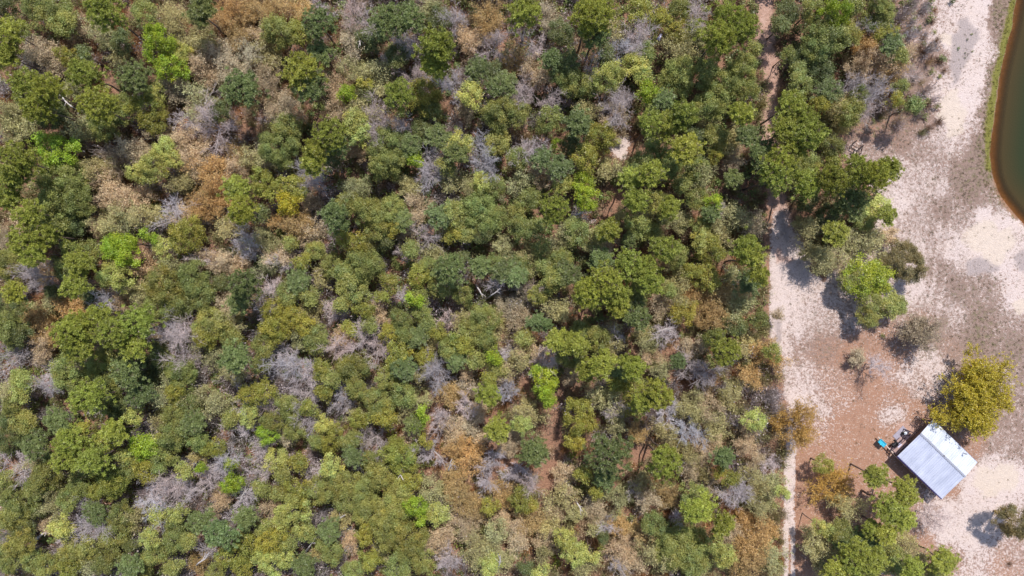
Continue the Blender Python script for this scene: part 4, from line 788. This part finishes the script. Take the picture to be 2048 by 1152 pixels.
cab = empty('cabin', (62.28, -25.06, 0), math.radians(-44.0))
tag(cab, 'small cabin with a ribbed white and grey metal roof on the sandy clearing', 'cabin')
hx, y0, y1, ry, ez, rz_ = 4.52, -3.72, 3.72, 0.90, 2.5, 2.72
def roof_plane(ya, yb, za, zb, name, label, mat):
    """ribbed sheet from the eave (ya, za) to the ridge (yb, zb)"""
    pts = []; per = 0.335; n = int(2 * hx / per); per = 2 * hx / n
    for i in range(n):
        x = -hx + i * per
        pts += [(x, 0), (x + per * 0.52, 0), (x + per * 0.60, 0.075), (x + per * 0.86, 0.075), (x + per * 0.97, 0.0)]
    pts.append((hx, 0))
    V = []; m = len(pts)
    for (x, dz) in pts: V += [(x, ya, za + dz), (x, yb, zb + dz)]
    for (x, dz) in pts: V += [(x, ya, za - 0.03), (x, yb, zb - 0.03)]
    F = [(2 * i, 2 * i + 2, 2 * i + 3, 2 * i + 1) for i in range(m - 1)]; o = 2 * m
    F += [(o + 2 * i, o + 2 * i + 1, o + 2 * i + 3, o + 2 * i + 2) for i in range(m - 1)]
    F += [(2 * i, o + 2 * i, o + 2 * i + 2, 2 * i + 2) for i in range(m - 1)]
    F += [(0, 1, o + 1, o), (2 * m - 2, 2 * m - 2 + o, 2 * m - 1 + o, 2 * m - 1)]
    r = bm_obj(name, V, F, mat, cab); r['label'] = label; return r
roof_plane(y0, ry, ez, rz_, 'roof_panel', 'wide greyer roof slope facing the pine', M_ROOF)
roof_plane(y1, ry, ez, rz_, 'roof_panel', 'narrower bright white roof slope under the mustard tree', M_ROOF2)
rc_ = MB()
for i in range(9):                                          # ridge capping in lapped lengths, one slipped out of line
    xa = -hx - 0.02 + i * (2 * hx + 0.04) / 9; w = (2 * hx + 0.04) / 9
    dy = 0.07 if i in (1, 2) else 0.0
    rc_.box((xa + w / 2, ry - 0.07 + dy * 0.3, rz_ + 0.085 + 0.004 * (i % 2)), (w + 0.03, 0.16, 0.012), 0, 0.05); rc_.box((xa + w / 2, ry + 0.07 + dy * 0.3, rz_ + 0.085 + 0.004 * (i % 2)), (w + 0.03, 0.15, 0.012), 0, -0.07)
rc_.build('ridge_cap', M_RIDGE, cab)
gap = MB()
for xa, xb in ((-3.3, -2.5), (-2.5, -1.7), (0.9, 1.15), (1.9, 2.1)): gap.box(((xa + xb) / 2, ry + 0.17 - 0.02 * (xa > -2.6), rz_ + 0.035), (xb - xa, 0.05, 0.02), 0.02)
gap.build('ridge_gap', M_BLACK, cab)
wl = MB(); wx0, wx1, wy0, wy1 = -hx + 1.0, hx - 0.25, y0 + 0.3, y1 - 0.3
zr = lambda y: ez - 0.05 + (rz_ - ez) * ((y - y0) / (ry - y0) if y < ry else (y1 - y) / (y1 - ry))
for yy in (wy0, wy1):
    wl.box(((wx0 + wx1) / 2, yy, zr(yy) / 2 - 0.05), (wx1 - wx0, 0.12, zr(yy)))
for xx in (wx0 + 0.06, wx1 - 0.06):
    P = [(wy0 + .06, -0.1), (wy1 - .06, -0.1), (wy1 - .06, zr(wy1)), (ry, rz_ - 0.07), (wy0 + .06, zr(wy0))]
    V = [(xx - 0.06, p, q) for p, q in P] + [(xx + 0.06, p, q) for p, q in P]
    wl.poly(V, [(0, 1, 2, 3, 4), (9, 8, 7, 6, 5)] + [(i, i + 5, (i + 1) % 5 + 5, (i + 1) % 5) for i in range(5)])
for i in range(19):                                        # battens
    wl.box((wx0 + 0.3 + i * 0.41, wy0 - 0.075, 1.15), (0.05, 0.03, 2.2)); wl.box((wx0 + 0.3 + i * 0.41, wy1 + 0.075, 1.15), (0.05, 0.03, 2.2))
wl.build('wall', M_WALL, cab)
g = MB(); g.box((0, y0 - 0.06, ez - 0.08), (2 * hx, 0.16, 0.14)); g.build('gutter', M_TRIM, cab)
g = MB(); g.box((0, y1 + 0.02, ez - 0.09), (2 * hx, 0.05, 0.14)); g.build('fascia', M_TRIM, cab)
d = MB(); d.box((-hx + 0.95, -1.6, 1.5), (0.06, 0.9, 2.0)); do = d.build('door', M_DARKWOOD, cab); h_ = MB(); h_.tube((-hx + 0.93, -1.95, 1.45), (-hx + 0.85, -1.95, 1.45), 0.035); h_.build('handle', M_RIDGE, do)
for (xx, yy, ww) in ((-2.2, wy0 - 0.09, 1), (2.0, wy0 - 0.09, 1), (-2.0, wy1 + 0.09, 1), (2.2, wy1 + 0.09, 1)):
    w = MB(); w.box((xx, yy, 1.5), (1.0, 0.04, 0.9)); wo_ = w.build('window', M_GLASS, cab)
    f = MB()
    for q in (-0.53, 0.53): f.box((xx + q, yy, 1.5), (0.06, 0.08, 1.1)); f.box((xx, yy, 1.5 + q * 0.96), (1.0, 0.075, 0.06))
    f.build('frame', M_PALE, wo_)
v = MB(); v.tube((2.0, 3.25, ez + 0.05), (2.0, 3.25, ez + 0.75), 0.07, k=10); v.tube((2.0, 3.25, ez + 0.75), (2.0, 3.25, ez + 0.86), 0.13, 0.04, 10); v.build('vent_pipe', M_RIDGE, cab)
v = MB(); v.tube((0.15, ry + 0.05, rz_), (0.15, ry + 0.05, rz_ + 0.16), 0.09, k=10); v.build('vent_cap', M_RUSTM, cab)
# the porch at the gable end
def loc(px, py, z):
    w = at(px, py, z) - Vector(cab.location); a = math.radians(44.0)
    return Vector((w.x * math.cos(a) - w.y * math.sin(a), w.x * math.sin(a) + w.y * math.cos(a), z))
fl = MB(); px0, px1 = -5.0, -3.56
for i in range(8): fl.box((px0 + 0.09 + i * 0.18, -2.1, 0.44), (0.165, 2.5, 0.04))
fl.box(((px0 + px1) / 2, -2.1, 0.36), (px1 - px0 - 0.02, 2.4, 0.10)); fl.build('porch_floor', M_DECK, cab)
for i, (x_, y_, z_) in enumerate(((-4.97, -3.4, 1.35), (-4.7, -0.82, 1.35), (-5.3, 0.34, 1.3), (-4.3, -3.45, 2.45), (-4.45, 0.7, 1.6), (-4.3, 3.4, 2.45))):
    p_ = MB(); p_.box((x_, y_, z_ / 2 - 0.05), (0.11, 0.11, z_)); p_.build('porch_post', M_DARKWOOD, cab)
for (a, b) in (((-4.97, -3.4, 1.33), (-4.7, -0.82, 1.33)), ((-4.97, -3.4, 0.85), (-4.7, -0.82, 0.85)), ((-4.97, -3.4, 1.33), (-4.3, -3.45, 1.4)), ((-4.7, -0.82, 1.33), (-5.3, 0.34, 1.28)), ((-5.3, 0.34, 1.28), (-4.45, 0.7, 1.55))):
    p_ = MB(); p_.tube(a, b, 0.06, k=4); p_.build('porch_rail', M_DARKWOOD, cab)
for i in range(3): st = MB(); st.box((-4.85 + 0.34 * i, -0.1, 0.12 + 0.13 * i), (0.32, 1.2, 0.06)); st.build('step', M_DARKWOOD, cab)
# pale pole with the turquoise tub at its end, and the rail that goes on along the wall
def pole(name, pts, r, mat, label, cat, z=0.0):
    b0 = at(*pts[0]); e = empty(name, (b0.x, b0.y, 0)) if False else None
    m = MB()
    for i in range(len(pts) - 1): m.tube(at(*pts[i]), at(*pts[i + 1]), r * (1 - 0.1 * i), k=8)
    o = m.build(name, mat); tag(o, label, cat); return o
pole('timber_pole', [(1756, 874, 0.55), (1786, 906, 0.75)], 0.10, M_PALE, 'pale timber pole running from the porch corner under the turquoise tub', 'pole')
rr = MB(); rr.tube(at(1786, 908, 0.9), at(1868, 987, 0.9), 0.045, k=6)
for t in (0, 0.33, 0.66, 1): q = at(1786 + 82 * t, 907 + 77 * t, 0.9); rr.tube((q.x, q.y, -0.1), (q.x, q.y, 0.9), 0.045, k=6)
tag(rr.build('handrail', M_PALE), 'thin pale rail running along the shaded long side of the cabin', 'rail')
tb = empty('tub', at(1762, 885, 0.66), math.radians(-44)); tag(tb, 'turquoise plastic tub sitting on the end of the pale pole', 'tub')
o = MB(); L_, W_, Hh = 1.15, 0.68, 0.42
V = [(-L_ / 2 * .88, -W_ / 2 * .85, 0), (L_ / 2 * .88, -W_ / 2 * .85, 0), (L_ / 2 * .88, W_ / 2 * .85, 0), (-L_ / 2 * .88, W_ / 2 * .85, 0), (-L_ / 2, -W_ / 2, Hh), (L_ / 2, -W_ / 2, Hh), (L_ / 2, W_ / 2, Hh), (-L_ / 2, W_ / 2, Hh)]
V += [(x * .86, y * .8, Hh) for x, y, z in V[4:8]] + [(x * .82, y * .74, Hh - 0.12) for x, y, z in V[4:8]]
F = [(3, 2, 1, 0)] + [(i, (i + 1) % 4, (i + 1) % 4 + 4, i + 4) for i in range(4)] + [(i + 4, (i + 1) % 4 + 4, (i + 1) % 4 + 8, i + 8) for i in range(4)] + [(i + 8, (i + 1) % 4 + 8, (i + 1) % 4 + 12, i + 12) for i in range(4)] + [(12, 13, 14, 15)]
o.poly(V, F).build('body', M_TURQ, tb)
o = MB(); o.tube((-0.08, -0.34, 0.36), (-0.08, -0.34, 0.44), 0.09, k=10); o.tube((0.2, 0.0, 0.31), (0.2, 0.0, 0.37), 0.07, k=10); o.build('spout', M_TURQD, tb)
# sheet on the ground and what lies about
sh = MB(); q = at(1802, 868, 0.06); sh.box((q.x, q.y, 0.06), (2.2, 1.35, 0.03), math.radians(46))
tag(sh.build('plywood_sheet', M_GREY), 'weathered grey board lying flat on the soil beside the porch', 'board')
b_ = MB(); q = at(1810, 866, 0.2); b_.tube((q.x, q.y, 0.08), (q.x, q.y, 0.36), 0.19, 0.24, 14); bo = b_.build('bucket', M_YEL); tag(bo, 'small yellow bucket standing on the grey board', 'bucket')
b_ = MB(); b_.tube((q.x, q.y, 0.355), (q.x, q.y, 0.385), 0.25, 0.25, 14); b_.build('rim', M_WHITE, bo)
b_ = MB(); q = at(1804, 867, 0.2); b_.box((q.x, q.y, 0.15), (0.2, 0.45, 0.16), -0.7); b_.box((q.x + .1, q.y + .1, 0.15), (0.34, 0.14, 0.14), -0.3); tag(b_.build('tool', M_BLACK), 'small black tool lying on the grey board beside the yellow bucket', 'tool')
gr = empty('grill', at(1784, 886, 0), 0.6); tag(gr, 'black metal grill standing on the soil in front of the porch', 'grill')
b_ = MB(); b_.tube((-0.45, 0, 0.75), (0.45, 0, 0.75), 0.27, k=14); b_.build('barrel', M_BLACK, gr)
b_ = MB(); b_.box((0.0, -0.38, 0.72), (0.9, 0.2, 0.03)); b_.build('shelf', M_RUSTM, gr)
for x_ in (-0.35, 0.35):
    for y_ in (-0.2, 0.2): b_ = MB(); b_.tube((x_, y_ * 1.3, -0.05), (x_, y_, 0.6), 0.025, k=6); b_.build('leg', M_BLACK, gr)
b_ = MB(); b_.tube((0.25, 0.1, 0.95), (0.25, 0.1, 1.35), 0.06, k=8); b_.build('chimney', M_BLACK, gr)
cb = empty('cooler', at(1795, 889, 0), 0.75); tag(cb, 'white cooler box standing beside the black grill at the porch edge', 'cooler')
b_ = MB(); b_.box((0, 0, 0.22), (0.7, 0.42, 0.42)); b_.build('body', M_WHITE, cb); b_ = MB(); b_.box((0, 0, 0.455), (0.74, 0.46, 0.05)); b_.build('lid', M_LILAC, cb)
for i, (x_, y_, r_) in enumerate(((1789, 893, .25), (1783, 893, .2), (1790, 881, .16))):
    q = at(x_, y_, 0.1); b_ = MB(); V, F = [], []
    rg = random.Random(i)
    for a in range(9):
        for z_ in (0, 1): V.append((q.x + r_ * (1 - .35 * z_) * math.cos(a * .698) * rg.uniform(.8, 1.2), q.y + r_ * (1 - .35 * z_) * math.sin(a * .698) * rg.uniform(.8, 1.2), 0.0 + z_ * r_ * 1.2))
    F = [(2 * a, 2 * ((a + 1) % 9), 2 * ((a + 1) % 9) + 1, 2 * a + 1) for a in range(9)] + [tuple(2 * a + 1 for a in range(9))]
    b_.poly(V, F); tag(b_.build('sack', M_BLACK, None, True), ('larger black sack lying between the grill and the porch', 'black sack lying nearest the pale pole', 'small black sack lying above the grill beside the board')[i], 'sack', 'black sacks by the porch')
# dark frame and plank at the edge of the wood
fr = empty('metal_frame', at(1712, 296, 0)); tag(fr, 'dark bent metal frame lying on the sand at the edge of the wood', 'frame')
def fbar(pts, r=0.07):
    m = MB(); f0 = Vector(fr.location)
    for i in range(len(pts) - 1): m.tube(at(*pts[i]) - f0, at(*pts[i + 1]) - f0, r, k=6)
    m.build('bar', M_RUSTM, fr)
fbar([(1713.8, 281, .1), (1705.5, 286.5, .6), (1703, 295.5, .6)]); fbar([(1703, 295.5, .6), (1710, 299, .6), (1715, 302, .6), (1718, 302, .6)]); fbar([(1718, 302, .6), (1719.5, 296, .6), (1722, 293, .5), (1728, 290.5, .1)])
fbar([(1704.5, 290, .6), (1712, 294, .55), (1718.5, 297, .6)], .05); fbar([(1718, 302, .6), (1718.5, 309, .3), (1716.4, 313.5, .1)], .05); fbar([(1716.4, 313.5, .1), (1719, 308, .15), (1723.3, 305.6, .1)]); fbar([(1725, 292.5, .45), (1724.5, 296, .2), (1723, 302.5, .1)], .06)
fbar([(1720, 285, .1), (1725, 290, .3), (1725, 292.5, .45)], .03)
m = MB(); a, b = at(1714.3, 295, .68), at(1707.3, 308, .15); mid_ = (a + b) / 2; m.box(mid_, ((b - a).length, 0.2, 0.05), math.atan2((b - a).y, (b - a).x)); tag(m.build('plank', M_PALE), 'pale plank lying across the dark metal frame', 'plank')
m = MB(); a, b = at(1700, 306.5, .1), at(1712, 312.2, .1); m.box((a + b) / 2, ((b - a).length, 0.16, 0.14), math.atan2((b - a).y, (b - a).x)); tag(m.build('beam', M_RUSTM), 'dark beam lying on the sand below the metal frame', 'beam')
# scrap of plastic in the wood
m = MB(); rg = random.Random(4); a = at(1319.5, 74, 3.0); V = []
for i in range(5):
    for j in range(4): u, w_ = (i - 2) * 0.24, (j - 1.5) * 0.17 * (1 - 0.12 * i); V.append((a.x + u * .45 - w_ * .9, a.y + u * .9 + w_ * .45, 3.0 + rg.uniform(-.12, .12)))
V += [(x, y, z_ - 0.03) for x, y, z_ in V]
F = [(i * 4 + j, i * 4 + j + 1, (i + 1) * 4 + j + 1, (i + 1) * 4 + j) for i in range(4) for j in range(3)]; F += [tuple(k + 20 for k in f[::-1]) for f in F]
m.poly(V, F); tag(m.build('plastic_scrap', M_LILAC), 'crumpled lilac-white plastic scrap caught in a dark gap of the upper wood', 'scrap')
# bleached dead stems: foot on the ground, top above the brush
DEADS = [(959, 582, 7, 12, 'bleached dead stick beside a bare patch right of the picture centre'), (88, 1069, 26, -14, 'thick fallen white trunk near the lower left corner'), (408, 1115, 22, -22, 'forked white dead branch at the bottom of the wood'),
 (624, 1085, 12, -18, 'short white dead stem below the middle of the wood'), (684, 1034, 15, -10, 'pale dead limb over the dark olive crowns, right of the short one'), (899, 932, 3, -14, 'small upright pale stick on the pinkish bare strip'),
 (999, 1122, 3, -22, 'thin upright white stick near the bottom edge'), (488, 990, 16, -26, 'long pale dead limb among the grey brush'), (483, 1040, 14, -12, 'short pale dead limb just below the long one'), (992, 583, 18, -14, 'white forked dead branch right of the bleached stick'),
 (1160, 1015, 10, 16, 'thin white stem in the tan brush left of the big green pine'), (1330, 660, 30, -8, 'crooked pale branches above the orange trees'), (802, 953, 8, 14, 'pale stick in the mustard crown below the middle'), (1164, 425, 24, -10, 'white branching dead limb below the yellow tree'),
 (718, 80, 6, 22, 'white dead stem in the upper wood'), (135, 205, 20, 20, 'white bent dead stem at the upper left')]
for i, (x_, y_, dx, dy, lab) in enumerate(DEADS):
    rg = random.Random(i); zt = 6.6 + rg.uniform(-.4, .6) if i != 1 else 3.4
    a = at(x_ - dx * .5, y_ - dy * .5, zt - 1.4); b = at(x_ + dx * .5, y_ + dy * .5, zt); foot = at(x_ - dx * 1.1, y_ - dy * 1.1, 0); foot.z = -0.2
    c = a + (b - a) * .5 + Vector((rg.uniform(-.2, .2), rg.uniform(-.2, .2), .1)); r_ = 0.10 if i != 1 else 0.2
    m = MB(); m.tube(foot, a, r_ * 1.3, r_, 6); m.tube(a, c, r_, r_ * .8, 6); m.tube(c, b, r_ * .8, r_ * .3, 6)
    for s in range(4):
        f = a + (b - a) * rg.uniform(.2, .8); dd = (b - a).normalized() + Vector((rg.uniform(-.9, .9), rg.uniform(-.9, .9), rg.uniform(-.2, .5))); e_ = f + dd * rg.uniform(.35, .9); m.tube(f, e_, r_ * .5, r_ * .15, 5)
    tag(m.build('dead_branch', M_DEAD), lab, 'dead branch', 'bleached dead stems in the wood')
# low shrubs of the clearing
SHR = [(1858, 16, 13, 'green', 'dark bushy shrub at the top of the clearing'), (1857, 44, 9, 'dark', 'dark shrub just below the bushy one at the top'), (1871, 19, 8, 'rust', 'small orange shrub beside the dark bushy one'), (1828, 37, 9, 'yel', 'yellow-green shrub left of the two dark ones'),
 (1870, 64, 7, 'yel', 'small yellow-green shrub on the cream sand edge'), (1883, 119, 13, 'green', 'bright green shrub left of the purple gravel patch'), (1824, 133, 10, 'green', 'green shrub in the grey brush left of the gravel patch'), (1880, 153, 7, 'yel', 'small yellow shrub below the bright green one'),
 (1862, 143, 11, 'olive', 'olive shrub between grey brush and sand'), (1936, 78, 4, 'dark', 'dark tuft highest on the purple gravel'), (1919, 97, 5, 'green', 'green tuft on the left part of the purple gravel'), (1932, 105, 3, 'dark', 'tiny dark tuft in the middle of the gravel'),
 (1932, 114, 3.5, 'dark', 'tiny dark tuft just below the middle one on the gravel'), (1947, 101, 4, 'olive', 'olive tuft on the right rim of the gravel'), (1945, 68, 4, 'olive', 'olive tuft on the upper right rim of the gravel'), (1775, 146, 9, 'yel', 'lime shrub alone in the brown brush'),
 (1800, 185, 13, 'dark', 'dark shrub in the brown brush above the mossy one'), (1832, 212, 17, 'green', 'broad green shrub at the lower end of the brush'), (1850, 200, 14, 'olive', 'olive shrub beside the broad green one'), (1720, 333, 10, 'yel', 'yellow-green shrub below the dark beam'),
 (1810, 165, 12, 'olive', 'olive shrub in the middle of the grey brush'), (1840, 95, 11, 'brown', 'brown shrub above the gravel patch'), (1850, 70, 12, 'grey', 'grey brushy shrub under the dark ones'), (1905, 2, 10, 'dark', 'dark shrub cut by the top edge beside the sand'), (1830, 5, 10, 'olive', 'olive shrub cut by the top edge'),
 (1625, 1095, 6, 'yel', 'nothing')][:25] + [(1595, 1092, 6, 'yel', 'small lime tuft on the brown strip beside the track'), (2020, 1128, 9, 'brown', 'low brown shrub near the bottom right corner'), (1870, 815, 8, 'brown', 'low brown twigs above the cabin'), (1935, 888, 7, 'brown', 'dark twigs against the upper eave of the cabin'), (1765, 672, 8, 'olive', 'small olive shrub in the shade of the oak')]
SM = [make_mesh('crown', T_[0], [T_[1]], T_[2], M_LEAF) for T_ in TL + TT[:2]]
for i, (x_, y_, r_, c_, lab) in enumerate(SHR):
    tw = c_ in ('rust', 'brown', 'grey'); me = SM[(4 + i % 2) if tw else i % 4]
    o = link('low_shrub', me); o.location = at(x_, y_, 0.3); o.location.z = -0.03; s = r_ * S * 0.98; o.scale = (s, s, s * 0.9); o.rotation_euler = (0, 0, i * 1.3)
    o.color = (*PAL[c_], 1); tag(o, lab, 'shrub', 'low shrubs of the clearing')
# grass: shore band and thin tufts over the clearing
def grass_t(rng, n=16, r=0.22, hh=0.16):
    P = rng.normal(0, r * 0.5, (n, 3)) * np.array([1, 1, 0]); D = norm(rng.normal(0, 0.5, (n, 3)) + np.array([0, 0, 1.0])); s_ = norm(np.cross(D, rng.normal(size=(n, 3)))) * 0.02
    t = P + D * hh * rng.uniform(0.5, 1.2, (n, 1)); V = np.stack([P - s_, P + s_, t + s_ * .3, t - s_ * .3], 1).reshape(-1, 3)
    j = np.repeat(rng.uniform(0.8, 1.2, n), 4); return V, np.arange(4 * n).reshape(n, 4), np.stack([j, j, j], 1)
TG = [grass_t(prng), grass_t(prng, 20, 0.3, 0.12), grass_t(prng, 12, 0.16, 0.2)]
inst = []
NG = 26000; QX = prng.uniform(1540, 2048, NG); QY = prng.uniform(0, 1152, NG); QR = prng.uniform(size=(3, NG))
okg = poly_sd(QX, QY, CLEAR) > 0
wq = 1 / ((CPA[:, 0] - QX[:, None]) ** 2 + (CPA[:, 1] - QY[:, None]) ** 2 + 150) ** 2; gq = (wq * (CPA[:, 3] * .5 + CPA[:, 4])).sum(1) / wq.sum(1)
DS = poly_sd(QX, QY, SHORE) * S; gq = np.where((DS > -2.0) & (DS < -0.2) & (QY < 400), 1.2, gq)
okg &= (DS < -0.1) & (QR[0] < gq * 0.8) & (line_d(QX, QY, [(1580, 850), (1580, 1200)]) > 16)
for i in np.nonzero(okg)[0]:
    ds = DS[i]; c = L3((122, 114, 64)) if ds > -2.0 else L3((134, 122, 100))
    if ds < -2 and QR[1][i] < 0.25: c = L3((104, 104, 72))
    inst.append((gx(QX[i]), gy(QY[i]), -0.34 * max(0, min(6, ds + 0.8)) - 0.01, prng.uniform(.6, 1.2), prng.uniform(.5, 1.1), c * prng.uniform(.8, 1.2), prng.integers(0, 3)))
scatter('grass', TG, inst, M_LEAF)

# ---------------------------------------------------------------- labels for the trees
LM = [(322, 100, 'the ragged lime tree top left'), (117, 303, 'the round lime tree near the left edge'), (243, 502, 'the lime tree above the left pines'), (1090, 765, 'the brightest lime tree right of centre'),
 (1293, 184, 'the lime tree above the sandy gap'), (1668, 30, 'the lime tree at the track top'), (293, 892, 'the lime tree low on the left'), (466, 960, 'the lime tree amid grey brush'), (834, 1015, 'the lime strip at the bottom'),
 (832, 594, 'the small lime tree near the centre'), (1001, 710, 'the pale lime tree below centre'), (1875, 918, 'the cabin'), (1240, 290, 'the bare sandy gap'), (1715, 298, 'the dark metal frame'), (1957, 792, 'the big mustard tree'),
 (1221, 915, 'the big round green pine'), (1596, 855, 'the rusty tree over the track'), (1736, 554, 'the bright round tree on the sand'), (1320, 74, 'the lilac scrap'), (535, 385, 'the two bright mustard trees'), (1170, 394, 'the spidery yellow tree'),
 (885, 100, 'the big bright pine top centre'), (0, 0, 'the top left corner'), (0, 1152, 'the bottom left corner'), (1024, 1152, 'the middle of the bottom edge'), (600, 0, 'the top edge above the mustard tree'), (1550, 460, 'the grey strip of track'), (40, 590, 'the pinkish gap at the left edge'), (1930, 100, 'the purple gravel patch'),
 (745, 680, 'the lavender bare tree'), (1475, 600, 'the orange tree pair'), (1360, 960, 'the yellow-green pine')]
DIRS = ['right of', 'lower right of', 'below', 'lower left of', 'left of', 'upper left of', 'above', 'upper right of']
ORD = ['nearest', 'second', 'third', 'fourth', 'fifth', 'sixth', 'seventh', 'eighth', 'ninth', 'tenth', 'eleventh', 'twelfth']
def sector(t, m): return int(round(math.atan2(t['y'] - m[1], t['x'] - m[0]) / (math.pi / 4))) % 8
rank = {}
for mi, m in enumerate(LM):
    buck = {}
    for ti, t in enumerate(TREES):
        d_ = math.hypot(t['x'] - m[0], t['y'] - m[1])
        if d_ < 14: continue
        buck.setdefault((t['k'], sector(t, m)), []).append((d_, ti))
    for (k_, s_), lst in buck.items():
        for n_, (d_, ti) in enumerate(sorted(lst)): rank[(ti, mi)] = (n_, s_, d_)
for ti, t in enumerate(TREES):
    best = min((rank[(ti, mi)][2] * (1 + 0.55 * rank[(ti, mi)][0]), mi) for mi in range(len(LM)) if (ti, mi) in rank)
    n_, s_, d_ = rank[(ti, best[1])]
    size = 'large ' if t['r'] > 34 else 'small ' if t['r'] < 20 else ''
    lab = size + SPEC[t['k']][4] + ', ' + ORD[min(n_, 11)] + ' of its kind ' + DIRS[s_] + ' ' + LM[best[1]][2]
    if len(lab.split()) > 16: lab = lab.replace(' of its kind', '')
    t['o']['label'] = lab
SPECIAL = {(1957, 792): 'huge domed mustard-green tree overhanging the upper side of the cabin', (1736, 554): 'bright yellow-green round tree standing on the sand, shadow beside it', (1669, 981): 'large orange twiggy tree on the right side of the lower track',
 (1596, 855): 'rusty orange twiggy tree spreading over the white track', (1221, 911): 'largest dark green pine, round crown in the lower right wood'}
for (x_, y_), lab in SPECIAL.items():
    t = min(TREES, key=lambda t: math.hypot(t['x'] - x_, t['y'] - y_)); t['o']['label'] = lab
seen = {}
for t in TREES: seen.setdefault(t['o']['label'], []).append(t)
print('labels', len(TREES), 'distinct', len(seen), 'longest', max(len(l.split()) for l in seen), [l for l, v in seen.items() if len(v) > 1][:5])
